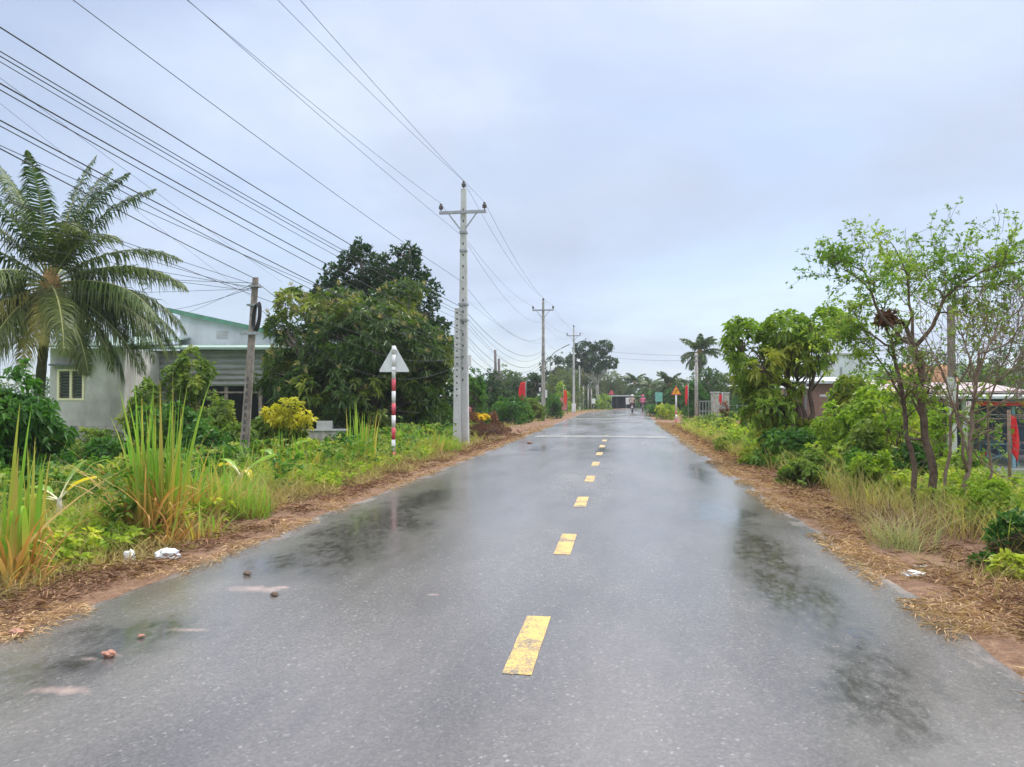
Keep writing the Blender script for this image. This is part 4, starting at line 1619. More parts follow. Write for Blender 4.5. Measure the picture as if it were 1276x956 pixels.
# roadside shop (right)
dS = 24.0
x, y = XY(1125, dS)
z = Hh(583, dS)
k = dS / FPX
sh = thing('roadside_shop', 'open roadside shop with white edged tin roof and dark interior at right', 'shop', (x, y, z), YAW)
Ws = 320 * k
zr = Hh(497, dS) - z
g = Geo()
g.prism([(-0.5, zr), (6.0, zr + 0.08), (6.0, zr + 0.16), (-0.5, zr + 0.08)], -0.2, Ws, lambda p: (p[2], p[0], p[1]))
g.build('roof', M['paleroof'], sh)
g = Geo()
g.prism([(5.9, zr + 0.22), (9.0, zr + 0.62), (9.0, zr + 0.70), (5.9, zr + 0.30)], 2.2, Ws, lambda p: (p[2], p[0], p[1]))
g.build('rear_roof', M['pinkroof'], sh)
g = Geo()
g.box((Ws / 2, 2.6, -0.15), (Ws, 6.6, 0.3))
g.build('floor_slab', M['floor'], sh)
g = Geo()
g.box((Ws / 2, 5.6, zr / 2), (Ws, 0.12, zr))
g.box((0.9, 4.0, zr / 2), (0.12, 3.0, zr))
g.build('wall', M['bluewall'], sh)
g = Geo()
g.box((Ws / 2 + 1.0, -0.25, zr - 0.15), (Ws - 2.2, 0.03, 0.13))
g.build('valance', M['redcloth'], sh)
for i in range(6):
    g = Geo()
    g.box((0.3 + i * 1.55, -0.1, zr / 2), (0.1, 0.1, zr))
    g.build('post', M['bluesteel' if i > 1 else 'plaster'], sh)
g = Geo()
for i in range(16):
    xx = 1.8 + i * 0.4
    g.box((xx, -0.15, zr - 0.55 - 0.03 * (i % 3)), (0.28, 0.02, 0.025))
g.bar((1.6, -0.18, zr - 0.5), (Ws - 0.2, -0.18, zr - 0.5), 0.03)
g.bar((1.6, -0.18, zr - 0.62), (Ws - 0.2, -0.18, zr - 0.62), 0.025)
g.build_each('awning_rail', M['woodpole'], sh)
# tables inside
def table(px, dd, lab):
    tx, ty = XY(px, dd)
    t = thing('metal_table', lab, 'table', (tx, ty, z + 0.001), YAW, 'tables in the roadside shop')
    g = Geo()
    g.box((0, 0, 0.72), (1.15, 0.6, 0.035))
    g.build('tabletop', M['bluesteel'], t)
    for sx in (-1, 1):
        for sy in (-1, 1):
            g = Geo()
            g.bar((sx * 0.5, sy * 0.25, 0), (sx * 0.42, sy * 0.2, 0.705), 0.045)
            g.build('leg', M['bluesteel'], t)
    g = Geo()
    g.bar((-0.48, -0.235, 0.2), (0.44, -0.215, 0.52), 0.03)
    g.bar((-0.42, 0.235, 0.5), (0.48, 0.215, 0.2), 0.03)
    g.build_each('brace', M['bluesteel'], t)
table(1242, dS + 0.75, 'blue grey metal table at the front of the roadside shop')
table(1290, dS + 1.4, 'blue grey metal table cut by the right picture edge')
table(1222, dS + 2.4, 'blue grey metal table deeper inside the roadside shop')
tx, ty = XY(1225, dS + 0.9)
t = thing('plastic_stool', 'red plastic stool on the shop floor', 'stool', (tx, ty, z))
g = Geo()
g.lathe((0, 0, 0), [(0.145, 0.40), (0.15, 0.42), (0.14, 0.44)], 14)
g.build('seat', M['redcloth'], t)
for i in range(4):
    g = Geo()
    a = i * PI / 2 + PI / 4
    g.bar((math.cos(a) * 0.17, math.sin(a) * 0.17, 0), (math.cos(a) * 0.12, math.sin(a) * 0.12, 0.405), 0.04)
    g.build('leg', M['redcloth'], t)
tx, ty = XY(1171, dS + 0.6)
t = thing('water_jar', 'dark round jar at the left end of the shop floor', 'jar', (tx, ty, z))
g = Geo()
g.lathe((0, 0, 0), [(0.2, 0), (0.3, 0.15), (0.32, 0.35), (0.24, 0.52), (0.2, 0.56)], 16)
g.build('jar_body', M['slat'], t)
g = Geo()
g.lathe((0, 0, 0.56), [(0.23, 0), (0.22, 0.03), (0.04, 0.05)], 16)
g.build('lid', M['floor'], t)
# pale post and second grey post near the right trees
x, y = XY(1186, 15.5)
z2 = gzf(x, y)
t = thing('white_post', 'tall slim pole grey above and white below among the bare trees', 'pole', (x, y, z2))
g = Geo()
Hq = Hh(380, 15.5) - z2
zs = Hh(470, 15.5) - z2
g.prism([(-0.058, -0.05), (0.058, -0.05), (0.058, 0.05), (-0.058, 0.05)], zs, Hq)
g.build('upper_shaft', M['woodpole'], t)
g = Geo()
g.prism([(-0.068, -0.06), (0.068, -0.06), (0.068, 0.06), (-0.068, 0.06)], -0.2, zs)
g.build('painted_shaft', M['concrete'], t)
x, y = XY(1207, 19)
z2 = gzf(x, y)
g = Geo()
g.tube([(x, y, z2 - .1), (x, y, Hh(500, 19))], [0.07, 0.06], 8)
tag(g.build('concrete_post', M['concreteold']), 'short pale grey post just right of the tall white pole', 'post')

# ================================================================== MOTORBIKES AND RIDERS
def skin_body(name, joints, edges, mat, parent, sub=1):
    me = bpy.data.meshes.new(name)
    me.from_pydata([j[0] for j in joints], edges, [])
    o = bpy.data.objects.new(name, me)
    link(o, parent)
    me.materials.append(M[mat])
    md = o.modifiers.new('skin', 'SKIN')
    md.use_smooth_shade = True
    if not me.skin_vertices:
        bm = bmesh.new()
        bm.from_mesh(me)
        bm.verts.layers.skin.verify()
        bm.to_mesh(me)
        bm.free()
    for i, (_, r) in enumerate(joints):
        me.skin_vertices[0].data[i].radius = (r, r)
        me.skin_vertices[0].data[i].use_root = (i == 0)
    md2 = o.modifiers.new('sub', 'SUBSURF')
    md2.levels = md2.render_levels = sub
    return o


def scooter(label, px, py, d, plate):
    x, y = XY(px, d)
    z = 0.015
    t = thing('motorbike', label, 'motorbike', (x, y, z), -0.05)
    for (yy, nm) in ((-0.6, 'rear'), (0.62, 'front')):
        g = Geo()
        pr = []
        for a in range(9):
            an = 2 * PI * a / 8
            pr.append((0.255 + 0.045 * math.cos(an), 0.05 * math.sin(an)))
        g.lathe((0, yy, 0.30), pr, 20, 'x')
        w = g.build('wheel', M['rubber'], t)
        g = Geo()
        g.lathe((0, yy, 0.30), [(0.05, -0.06), (0.2, -0.03), (0.2, 0.03), (0.05, 0.06)], 14, 'x')
        g.build('rim', M['steel'], w)
    g = Geo()
    g.tube([(0, -0.95, 0.78), (0, -0.6, 0.72), (0, -0.2, 0.62), (0, 0.15, 0.42), (0, 0.42, 0.45), (0, 0.52, 0.75), (0, 0.48, 0.98)], [0.06, 0.13, 0.14, 0.11, 0.12, 0.12, 0.07], 8)
    g.build('body', M['black'], t)
    g = Geo()
    g.tube([(0, -0.85, 0.83), (0, -0.5, 0.83), (0, -0.05, 0.77)], [0.07, 0.12, 0.09], 8)
    g.build('seat', M['rubber'], t)
    g = Geo()
    g.tube([(-0.34, 0.36, 1.02), (-0.1, 0.47, 1.0), (0.1, 0.47, 1.0), (0.34, 0.36, 1.02)], 0.018, 6)
    g.build('handlebar', M['steel'], t)
    g = Geo()
    g.box((0, -0.99, 0.74), (0.16, 0.05, 0.08))
    g.build('tail_light', M['redpaint'], t)
    g = Geo()
    g.box((0, -1.0, 0.56), (0.20, 0.015, 0.15))
    g.build('number_plate', M['whitepaint' if plate else 'steel'], t)
    g = Geo()
    g.bar((-0.06, -0.85, 0.30), (-0.06, -0.62, 0.72), 0.03)
    g.bar((0.10, -0.95, 0.32), (0.12, -0.1, 0.28), 0.07)
    g.build_each('exhaust', M['steel'], t)
    for s in (-1, 1):
        g = Geo()
        g.bar((s * 0.22, 0.42, 1.0), (s * 0.3, 0.4, 1.22), 0.012)
        g.lathe((s * 0.31, 0.4, 1.25), [(0.02, -0.012), (0.055, -0.008), (0.055, 0.008), (0.02, 0.012)], 10, 'y')
        g.build('mirror', M['black'], t)
    return x, y, z


def rider(label, px, d, shirt, helmet):
    x, y = XY(px, d)
    t = thing('person', label, 'person', (x, y, 0.015), -0.05)
    J = [((0, -0.42, 0.92), 0.15), ((0, -0.38, 1.12), 0.14), ((0, -0.33, 1.32), 0.155), ((0, -0.31, 1.42), 0.10), ((0, -0.29, 1.50), 0.055), ((0, -0.27, 1.60), 0.095), ((0, -0.265, 1.70), 0.09)]
    E = [(0, 1), (1, 2), (2, 3), (3, 4), (4, 5), (5, 6)]
    for s in (-1, 1):
        b = len(J)
        J += [((s * 0.19, -0.31, 1.38), 0.065), ((s * 0.28, -0.12, 1.16), 0.048), ((s * 0.31, 0.2, 1.04), 0.036), ((s * 0.31, 0.36, 1.04), 0.04)]
        E += [(3, b), (b, b + 1), (b + 1, b + 2), (b + 2, b + 3)]
        b = len(J)
        J += [((s * 0.14, -0.28, 0.90), 0.095), ((s * 0.22, 0.12, 0.80), 0.068), ((s * 0.19, 0.05, 0.42), 0.05), ((s * 0.18, 0.18, 0.36), 0.042)]
        E += [(0, b), (b, b + 1), (b + 1, b + 2), (b + 2, b + 3)]
    skin_body('body', J, E, 'skin', t, 1)
    # clothes follow the body, a little larger
    def clothes(nm, idx, mat, dr):
        mp = {i: k for k, i in enumerate(idx)}
        skin_body(nm, [(J[i][0], J[i][1] + dr) for i in idx], [(mp[a], mp[b]) for a, b in E if a in mp and b in mp], mat, t, 1)
    clothes('shirt', [1, 0, 2, 3, 7, 8, 9, 15, 16, 17], shirt, 0.018)
    clothes('trousers', [0, 11, 12, 13, 19, 20, 21], 'darkcloth', 0.02)
    g = Geo()
    g.lathe((0, -0.265, 1.60), [(0.135, -0.02), (0.14, 0.05), (0.125, 0.12), (0.08, 0.165), (0.01, 0.18)], 14)
    g.build('helmet', M[helmet], t)
    g = Geo()
    g.lathe((0, -0.265, 1.55), [(0.105, -0.06), (0.12, 0.0), (0.115, 0.05)], 12)
    g.build('hair', M['black'], t)
    return t


scooter('left black motorbike riding away with white number plate', 788, 515, 74, True)
rider('person in tan top and pale helmet riding the left motorbike', 788, 74, 'tancloth', 'whitepaint')
scooter('right dark motorbike riding away near the road edge', 801, 514, 79, False)
rider('person in pink clothes riding the right motorbike', 801, 79, 'pinkcloth', 'pinkcloth')

# ================================================================== LEFT TREES
# coconut palm
x, y = XY(46, 24.5)
z = gzf(x, y)
hp = Hh(360, 24.5) - z
FR = []
# right-hand and upright fronds (azimuth 0 = picture right, pi/2 = away, -pi/2 = toward the viewer)
FR += [(0.10, 0.72, 0.95, 1.15, 0.75, 0.05, 'palmleaf'), (-0.35, 0.42, 1.0, 1.15, 0.85, 0.1, 'palmleaf'), (0.25, 0.18, 1.05, 1.25, 1.0, 0.05, 'palmleaf'),
       (-0.2, -0.12, 1.0, 1.2, 1.0, 0.15, 'palmleaf'), (0.35, -0.38, 0.95, 1.0, 1.0, 0.1, 'palmleaf'), (-0.55, -0.62, 0.8, 0.8, 0.9, 0.1, 'palmleaf'),
       (0.5, 1.42, 1.0, 0.35, 0.45, 0.0, 'palmleaf'), (2.6, 1.3, 0.98, 0.5, 0.45, 0.0, 'palmleaf'), (-0.1, 1.12, 1.0, 0.75, 0.6, 0.0, 'palmleaf'), (-1.2, 1.15, 0.75, 1.9, 0.7, 0.25, 'palmleaf'),
       (2.9, 0.95, 1.0, 0.9, 0.8, 0.1, 'palmleaf'), (3.4, 0.62, 1.0, 1.05, 0.9, 0.05, 'palmleaf'), (2.7, 0.30, 1.0, 1.15, 1.0, 0.1, 'palmleaf'),
       (3.3, 0.02, 1.0, 1.15, 1.0, 0.25, 'palmleaf'), (3.0, -0.30, 0.9, 1.0, 1.0, 0.3, 'palmleaf'), (-2.5, -0.35, 0.9, 1.0, 0.9, 0.2, 'palmyellow'),
       (-1.35, -0.28, 0.88, 1.05, 0.9, 0.25, 'palmleaf'), (-2.1, 0.25, 0.85, 1.3, 0.9, 0.1, 'palmleaf'), (1.4, 0.55, 1.0, 1.0, 0.8, 0.0, 'palmleaf'),
       (1.9, -0.05, 1.0, 1.0, 0.9, 0.0, 'palmleaf'), (-0.85, 0.9, 0.8, 1.5, 0.7, 0.15, 'palmleaf'), (-0.75, -0.95, 0.7, 0.5, 0.9, 0.0, 'palmdead'), (-1.9, -0.8, 0.75, 0.6, 1.0, 0.4, 'palmyellow')]
FR += [(0.0, 0.0, 1.0, 1.1, 1.1, 0.0, 'palmleaf'), (-0.6, 0.15, 0.95, 1.2, 1.1, 0.05, 'palmleaf'), (0.55, -0.15, 1.0, 1.1, 1.1, 0.0, 'palmleaf'), (-0.3, -0.5, 0.9, 0.8, 1.1, 0.1, 'palmleaf'),
       (3.0, -0.6, 0.85, 0.7, 1.0, 0.2, 'palmyellow'), (-2.8, -0.1, 0.95, 1.1, 1.1, 0.1, 'palmleaf'), (-2.2, -0.55, 0.85, 0.8, 1.1, 0.3, 'palmleaf'), 
       (0.9, 0.3, 1.0, 1.1, 1.0, 0.0, 'palmleaf'), (1.3, -0.4, 0.95, 0.9, 1.0, 0.0, 'palmleaf'),
       (-0.45, -1.05, 0.65, 0.4, 0.8, 0.0, 'palmdead'), (3.6, 1.15, 0.95, 0.9, 0.6, 0.0, 'palmleaf')]
FR = [(a + 0.59,) + tuple(r_) for (a, *r_) in FR]
FR += [(1.3, 1.3, 1.05, 0.5, 0.6, 0.0, 'palmleaf'), (2.9, 1.2, 1.05, 0.6, 0.6, 0.0, 'palmleaf'), (0.2, 1.25, 0.95, 0.7, 0.7, 0.0, 'palmleaf'), (-1.2, 1.3, 0.9, 0.6, 0.6, 0.0, 'palmleaf'), (0.75, -0.1, 1.0, 1.0, 1.2, 0.0, 'palmleaf'), (0.5, -0.7, 0.85, 0.7, 1.2, 0.0, 'palmleaf'), (-0.35, -0.75, 0.8, 0.6, 1.2, 0.1, 'palmleaf'), (3.9, -0.75, 0.85, 0.6, 1.2, 0.1, 'palmleaf'), (-1.7, -0.7, 0.8, 0.6, 1.2, 0.1, 'palmleaf'),
       (-0.95, -0.42, 0.7, 0.8, 1.1, 0.3, 'palmyellow'), (3.75, 0.2, 1.0, 1.1, 1.1, 0.0, 'palmleaf'), (0.9, 0.5, 1.0, 1.1, 1.0, 0.0, 'palmleaf')]
palm('coconut_palm', 'big coconut palm with green and yellowing fronds in front of the grey house', x, y, hp, [(a_, e_, l_, d_, max(h_, 0.85), t_, m_) for (a_, e_, l_, d_, h_, t_, m_) in FR], 4.45, 1.0, 0.17, (0.45, 0.0), nl=100, wid=0.05)

# mango tree
x, y = XY(447, 27)
k = 27 / FPX
def B_(px, py, rx, ry, dy=0.0, dep=None, px0=447, d=27):
    """a lobe of foliage in local metres (size and place measured at the tree)"""
    kk = d / FPX
    return ((px - px0) * kk, dy, Hh(py, d) - gzf(*XY(px0, d)), rx * kk, (dep or rx) * kk, ry * kk)
mb = [B_(405, 430, 62, 48, 0.3), B_(470, 425, 66, 48, -0.6), B_(425, 392, 52, 34, 0.4), B_(498, 385, 40, 36, 0.5), B_(362, 378, 22, 20, -0.1), B_(352, 405, 22, 18, -0.3), B_(372, 470, 50, 40, -0.2), B_(440, 488, 66, 40, -1.0),
      B_(515, 450, 48, 55, -0.3), B_(530, 495, 34, 42, 0.2), B_(345, 460, 24, 28, 0.2), B_(447, 455, 80, 70, 1.6), B_(548, 440, 14, 36, 0.5), B_(490, 512, 60, 28, -0.4), B_(372, 496, 34, 22, -0.4)]
t, Pt, out = blob_tree('mango_tree', 'broad dark mango tree with pale flower tips behind the striped sign', 'tree', x, y, mb, 7600, 9, 0.27, 0.075, 'mango', 0.22, 0.3,
                       gap=-0.10, gs=0.95, droop=0.42, tint_scale=0.7, tint_bias=-0.2, tint_gain=1.5, subs=6, trunk_top=1.2, shell=0.42)
# flower panicles
sel = (out[:, 2] > -0.1) & (rng.random(len(Pt)) < 0.13)
nP = Pt[sel] + out[sel] * 0.1 + np.array([0, 0, 0.08])
V, F, T = rosette_geo(nP, np.tile([0, 0, 1.0], (len(nP), 1)) + out[sel] * 0.6, 14, 0.2, 0.035, (0.1, 0.8), 0.0)
np_mesh('flower_panicles', V, F, M['mango_flower'], t)

# dark tree behind mango
db = [B_(448, 335, 26, 34, 0, None, 470, 33), B_(425, 365, 34, 40, 0, None, 470, 33), B_(500, 340, 32, 32, 0, None, 470, 33), B_(512, 385, 42, 50, 0, None, 470, 33), B_(468, 375, 50, 50, 0.5, None, 470, 33),
      B_(448, 318, 12, 22, 0, None, 470, 33), B_(508, 318, 14, 15, 0, None, 470, 33), B_(405, 372, 22, 24, 0, None, 470, 33), B_(535, 430, 30, 50, 0, None, 470, 33), B_(395, 440, 60, 60, 1, None, 470, 33), B_(500, 470, 70, 60, 1, None, 470, 33)]
xx, yy = XY(470, 33)
blob_tree('jackfruit_tree', 'very dark dense tree with two peaks rising behind the mango tree', 'tree', xx, yy, db, 5200, 8, 0.22, 0.10, 'darktree', 0.2, 0.3, gap=-0.28, gs=1.2, droop=0.1, subs=4, tint_bias=-0.3, spread=(0.4, 1.3))

# shrubs in front of the shed
def shrub(label, px, d, w, top_py, n, k, L, W, mat, nb=5, seed=0, z0=0.25, cat='shrub', name='shrub', group=None, gap=-0.2, bark='bark', tb=-0.1, tg=1.6, droop=0.25, base_py=None, r=0.035, flat=1.0):
    x, y = XY(px, d)
    z = gzf(x, y)
    h = Hh(top_py, d) - z
    wm = w * d / FPX
    return blob_tree(name, label, cat, x, y, auto_blobs(wm, h, min(z0, h * 0.3), nb, seed, flat), n, k, L, W, M and mat, r, 0.3, gap=gap, gs=1.6 / max(0.5, wm / 2), droop=droop,
                     tint_scale=1.1, tint_bias=tb, tint_gain=tg, subs=4, group=group, bark=bark)


shrub('glossy dark green broadleaf bush at the left picture edge', 18, 13, 128, 455, 1500, 8, 0.17, 0.075, 'bushleaf', 7, 3, tb=-0.2, droop=0.5)
shrub('tall young jackfruit shrub with olive leaf tips before the shed', 238, 20, 66, 430, 900, 8, 0.15, 0.075, 'shrubleaf', 5, 4, 0.6, tb=-0.1, r=0.05)
shrub('leafy green shrub left of the jackfruit shrub before the grey house', 180, 19.5, 62, 474, 800, 8, 0.17, 0.08, 'shrubleaf', 5, 5, tb=0.05)
shrub('small shrub with bronze leaves just left of the leaning pole', 276, 18.5, 46, 490, 500, 8, 0.14, 0.07, 'shrubleaf', 4, 6, 0.3, tb=0.25)
shrub('dense low green bush between the jackfruit shrub and the tall cane', 215, 17.5, 80, 505, 800, 8, 0.16, 0.08, 'bushleaf', 5, 7, tb=0.0)
shrub('rounded green bush at the foot of the leaning pole', 340, 18.5, 80, 518, 900, 8, 0.15, 0.08, 'shrubleaf', 5, 8, tb=0.1)
x, y = XY(360, 18.2)
yb = [((px - 360) * 18.2 / FPX, 0, Hh(py, 18.2) - gzf(x, y), r_ * 18.2 / FPX, r_ * 18.2 / FPX, r_ * 0.6 * 18.2 / FPX) for (px, py, r_) in ((342, 513, 14), (360, 506, 15), (378, 518, 14), (352, 522, 16), (372, 530, 14))]
blob_tree('croton_bush', 'bright yellow leaved bush right of the leaning pole', 'shrub', x, y, yb, 300, 8, 0.15, 0.06, 'yellowleaf', 0.02, 0.2, gap=-0.05, gs=3.0, tint_bias=0.05, tint_gain=1.6, subs=6, shell=0.25)
shrub('low leafy weeds patch behind the small banana plant', 130, 16, 70, 545, 500, 7, 0.12, 0.06, 'bushleaf', 4, 9, 0.1, tb=0.1)
shrub('feathery grey green sapling growing above the shed roof line', 178, 40, 36, 352, 260, 7, 0.22, 0.05, 'fartree', 4, 10, 3.2, cat='tree', name='tree', r=0.06, gap=-0.05)

# cane clumps
cane_clump('bright tall cane grass clump at the left picture edge with straw base', *XY(6, 6.1), 130, 1.52, 0.26, 0.6, 0.15, 0.034)
cane_clump('single thin cane shoots beside the left edge clump', *XY(46, 6.4), 14, 1.3, 0.06, 0.2, 0.08, 0.026)
cane_clump('tallest cane grass clump fanning up left of the shrubs', *XY(195, 8.0), 180, 1.75, 0.27, 0.56, 0.15, 0.036)
cane_clump('slim cane shoots right behind the tallest cane clump', *XY(236, 8.8), 40, 1.15, 0.15, 0.5, 0.3, 0.024)
cane_clump('low drooping cane grass before the leaning pole', *XY(285, 10.5), 70, 0.78, 0.22, 0.25, 0.75, 0.024)
cane_clump('narrow upright cane grass before the yellow bush', *XY(353, 12.3), 50, 1.15, 0.10, 0.3, 0.18, 0.026)
cane_clump('short straw and green grass bunch at the verge left of the yellow bush', *XY(310, 9.6), 80, 0.62, 0.22, 0.5, 0.4, 0.022)
cane_clump('dark green spiky cane grass tallest just left of the striped sign', *XY(450, 15.5), 70, 1.5, 0.26, 0.1, 0.16, 0.042)
cane_clump('pale cane grass spreading left of the spiky clump', *XY(425, 14.8), 75, 0.85, 0.32, 0.25, 0.3, 0.036)
cane_clump('leafy grass bunch behind the striped sign post', *XY(506, 18.6), 60, 0.95, 0.30, 0.25, 0.35, 0.028)
cane_clump('pale green grass bunch between striped sign and tall concrete pole', *XY(540, 20.5), 90, 0.85, 0.42, 0.35, 0.4, 0.042)
cane_clump('low yellow green grass bunch at the verge before the spiky clump', *XY(395, 12.6), 90, 0.5, 0.35, 0.25, 0.5, 0.02)
cane_clump('dry tan grass heap left of the tallest cane clump', *XY(150, 7.9), 130, 0.75, 0.26, 0.97, 0.5, 0.022)

cane_clump('drooping dead straw round the foot of the tallest cane clump', *XY(206, 7.7), 70, 0.7, 0.2, 0.98, 0.5, 0.02)
cane_clump('drooping dead straw at the foot of the left edge clump', *XY(18, 5.9), 70, 0.62, 0.25, 0.98, 0.5, 0.02)
cane_clump('drying yellow reed clump right of the tallest cane clump', *XY(262, 9.3), 80, 1.0, 0.24, 0.5, 0.4, 0.03)
cane_clump('half dry reed clump at the foot of the leaning pole', *XY(318, 13.2), 80, 0.95, 0.3, 0.45, 0.4, 0.032)
cane_clump('leafy reed clump between yellow bush and pale grass', *XY(385, 14.6), 80, 0.95, 0.3, 0.35, 0.35, 0.034)
cane_clump('short green reed clump between the left edge clump and the banana', *XY(112, 9.6), 60, 0.7, 0.25, 0.4, 0.5, 0.026)
cane_clump('low reed clump beside the flat white plastic bag', *XY(250, 8.0), 60, 0.5, 0.22, 0.6, 0.6, 0.022)
# banana seedlings
def banana(label, px, d, h, leaves):
    x, y = XY(px, d)
    z = gzf(x, y)
    t = thing('banana_plant', label, 'banana plant', (x, y, z), 0, 'young banana plants on the left')
    g = Geo()
    g.tube([(0, 0, -0.05), (0.01, 0, h * 0.3), (0.0, 0, h * 0.55)], [0.05, 0.04, 0.022], 8)
    g.build('stem', M['concreteold'], t)
    for (az, el, L, W, droop, tn) in leaves:
        m = 14
        hd = np.array([math.cos(az), math.sin(az), 0.0])
        sd_ = np.array([-math.sin(az), math.cos(az), 0.0])
        p = np.array([0, 0, h * 0.5])
        e = el
        V, T = [], []
        st = []
        for i in range(m + 1):
            q = i / m
            st.append(p.copy())
            wv = 0 if q < 0.25 else W * math.sin(min(1, (q - 0.25) / 0.75 * 0.97 + 0.03) * PI) ** 0.6 / 2
            rr = sd_ * math.cos(0.5) + np.array([0, 0, 1]) * math.sin(0.5)
            rl = -sd_ * math.cos(0.5) + np.array([0, 0, 1]) * math.sin(0.5)
            rip = 1 + 0.08 * math.sin(i * 2.1)
            V += [p + rl * wv * rip, p, p + rr * wv]
            T += [tn + 0.2 * q] * 3
            p = p + (hd * math.cos(e) + np.array([0, 0, 1]) * math.sin(e)) * L / m
            e -= droop / m
        F = []
        for i in range(m):
            F += [(3 * i, 3 * i + 1, 3 * i + 4, 3 * i + 3), (3 * i + 1, 3 * i + 2, 3 * i + 5, 3 * i + 4)]
        lf = np_mesh('leaf', V, np.array(F), M['banana'], t, np.clip(T, 0, 1), True)
        g = Geo()
        g.tube(st, [0.012 * (1 - 0.8 * i / m) for i in range(m + 1)], 5)
        g.build('leaf_stalk', M['cream'], lf)
    return t
banana('small banana plant with one yellow leaf in the grass at left', 75, 8.9, 0.72, [(0.9, 1.25, 0.55, 0.17, 0.5, 0.0), (0.15, 0.95, 0.6, 0.13, 1.0, 0.95), (2.9, 0.6, 0.55, 0.16, 0.8, 0.0), (3.6, 0.25, 0.4, 0.05, 0.3, 0.5), (-2.2, 0.6, 0.5, 0.12, 1.4, 0.4)])
banana('banana plant with a browned hanging leaf before the leaning pole', 300, 12, 0.62, [(2.7, 0.8, 0.6, 0.18, 1.3, 0.9), (2.9, 1.0, 0.5, 0.14, 1.0, 0.0), (0.5, 0.75, 0.8, 0.18, 0.7, 0.0), (-0.6, 0.9, 0.45, 0.14, 2.4, 0.9)])
banana('broad young banana leaf plant beneath the yellow bush', 345, 15, 0.7, [(0.6, 0.9, 0.8, 0.2, 0.8, 0.0), (2.5, 0.7, 0.7, 0.2, 1.0, 0.0), (-1.2, 0.8, 0.6, 0.18, 1.2, 0.1)])

# hedgerow and plants beyond pole 1
shrub('green leafy hedge mass left of the limp red flag', 632, 44, 46, 490, 700, 7, 0.2, 0.09, 'bushleaf', 6, 21, 0.1, tb=-0.15)
shrub('dark green bush around the red flag pole base', 650, 46, 34, 492, 500, 7, 0.2, 0.08, 'bushleaf', 5, 22, 0.1, tb=-0.25)
shrub('mixed green bush between the red flag and the second power pole', 668, 50, 30, 492, 450, 7, 0.2, 0.08, 'shrubleaf', 5, 23, 0.1, tb=-0.05)
shrub('rounded bush just beyond the second power pole', 689, 56, 26, 490, 450, 7, 0.2, 0.08, 'bushleaf', 5, 24, 0.1, tb=-0.1)
shrub('bronze leaved garden shrub beside the yellow flower pot', 613, 37, 18, 512, 220, 7, 0.16, 0.07, 'redleaf', 4, 25, 0.1)
shrub('dusty purple weeds behind the tall concrete pole', 590, 33, 26, 512, 260, 7, 0.14, 0.05, 'redleaf', 4, 26, 0.1, tb=0.2)
shrub('sprawling dry grey bush at the foot of the tall concrete pole', 612, 31, 66, 526, 420, 7, 0.13, 0.035, 'deadleaf', 5, 27, 0.05, gap=-0.1)
shrub('dry reddish weeds just right of the tall concrete pole', 596, 27, 30, 532, 220, 7, 0.13, 0.03, 'deadleaf', 4, 28, 0.05, gap=-0.1)
# potted yellow flowers
def pot(label, px, d, top, mat, w):
    x, y = XY(px, d)
    z = gzf(x, y)
    t = thing('flower_pot', label, 'flower pot', (x, y, z))
    h = Hh(top, d) - z
    k = d / FPX
    g = Geo()
    g.lathe((0, 0, 0), [(w * k * 0.28, 0), (w * k * 0.36, h * 0.4), (w * k * 0.4, h * 0.42)], 14)
    g.build('pot', M['terracotta'], t)
    P1, o1 = crown_points([(0, 0, h * 0.62, w * k * 0.52, w * k * 0.52, h * 0.28)], 130, None)
    V, F, T = rosette_geo(P1, o1, 7, 0.1, 0.04)
    np_mesh('foliage', V, F, M['bushleaf'], t, np.zeros(len(V)))
    P1, o1 = crown_points([(0, 0, h * 0.72, w * k * 0.55, w * k * 0.55, h * 0.3)], 260, None)
    kk = o1[:, 2] > -0.2
    V, F, T = rosette_geo(P1[kk], o1[kk] + [0, 0, .3], 9, 0.07, 0.03, (1.0, 1.5), 0.0)
    np_mesh('flowers', V, F, M[mat], t)
pot('pot of bright yellow flowers just right of the tall concrete pole', 594, 34, 516, 'yellowpetal', 19)
pot('second pot of yellow flowers standing beside the first one', 604, 36, 516, 'yellowpetal', 13)
shrub('pink flowering bush behind the pots of yellow flowers', 584, 37, 12, 506, 120, 7, 0.12, 0.07, 'pinkpetal', 3, 29, 0.3)

# ---- middle and far trees, left
def far_tree(label, px, d, w, top, mat, seed, n=700, k=6, L=0.34, W=0.16, nb=6, low=0.2, group=None, gap=-0.15, r=0.16, tb=-0.1, name='tree', bark='bark', flat=1.0):
    x, y = XY(px, d)
    z = gzf(x, y)
    h = Hh(top, d) - z
    wm = w * d / FPX
    return blob_tree(name, label, 'tree', x, y, auto_blobs(wm, h, h * low, nb, seed, flat), n, k, L, W, mat, r, 0.4, gap=gap, gs=1.3 / max(1, wm / 4), droop=0.2, tint_scale=0.4, tint_bias=tb,
                     tint_gain=1.5, subs=3, group=group, bark=bark)
far_tree('mid green tree just right of the tall concrete pole', 588, 40, 42, 452, 'bushleaf', 31, 800, 7, 0.22, 0.09, low=0.15, tb=-0.25)
far_tree('dark rounded tree below the two wooden posts', 612, 52, 56, 462, 'darktree', 32, 900, 7, 0.26, 0.12, low=0.12)
far_tree('dark tree hugging the left of the hedge', 582, 50, 44, 470, 'darktree', 33, 700, 7, 0.26, 0.12, low=0.1)
far_tree('pale hazy tree behind the wooden posts', 628, 78, 56, 456, 'fartree', 34, 700, 7, low=0.15)
far_tree('dark green tree just left of the second power pole', 664, 66, 34, 460, 'darktree', 35, 700, 7, 0.28, 0.14, low=0.15)
far_tree('soft green tree between the hedge flag and wooden posts', 642, 70, 34, 464, 'fartree', 36, 600, 7, low=0.15)
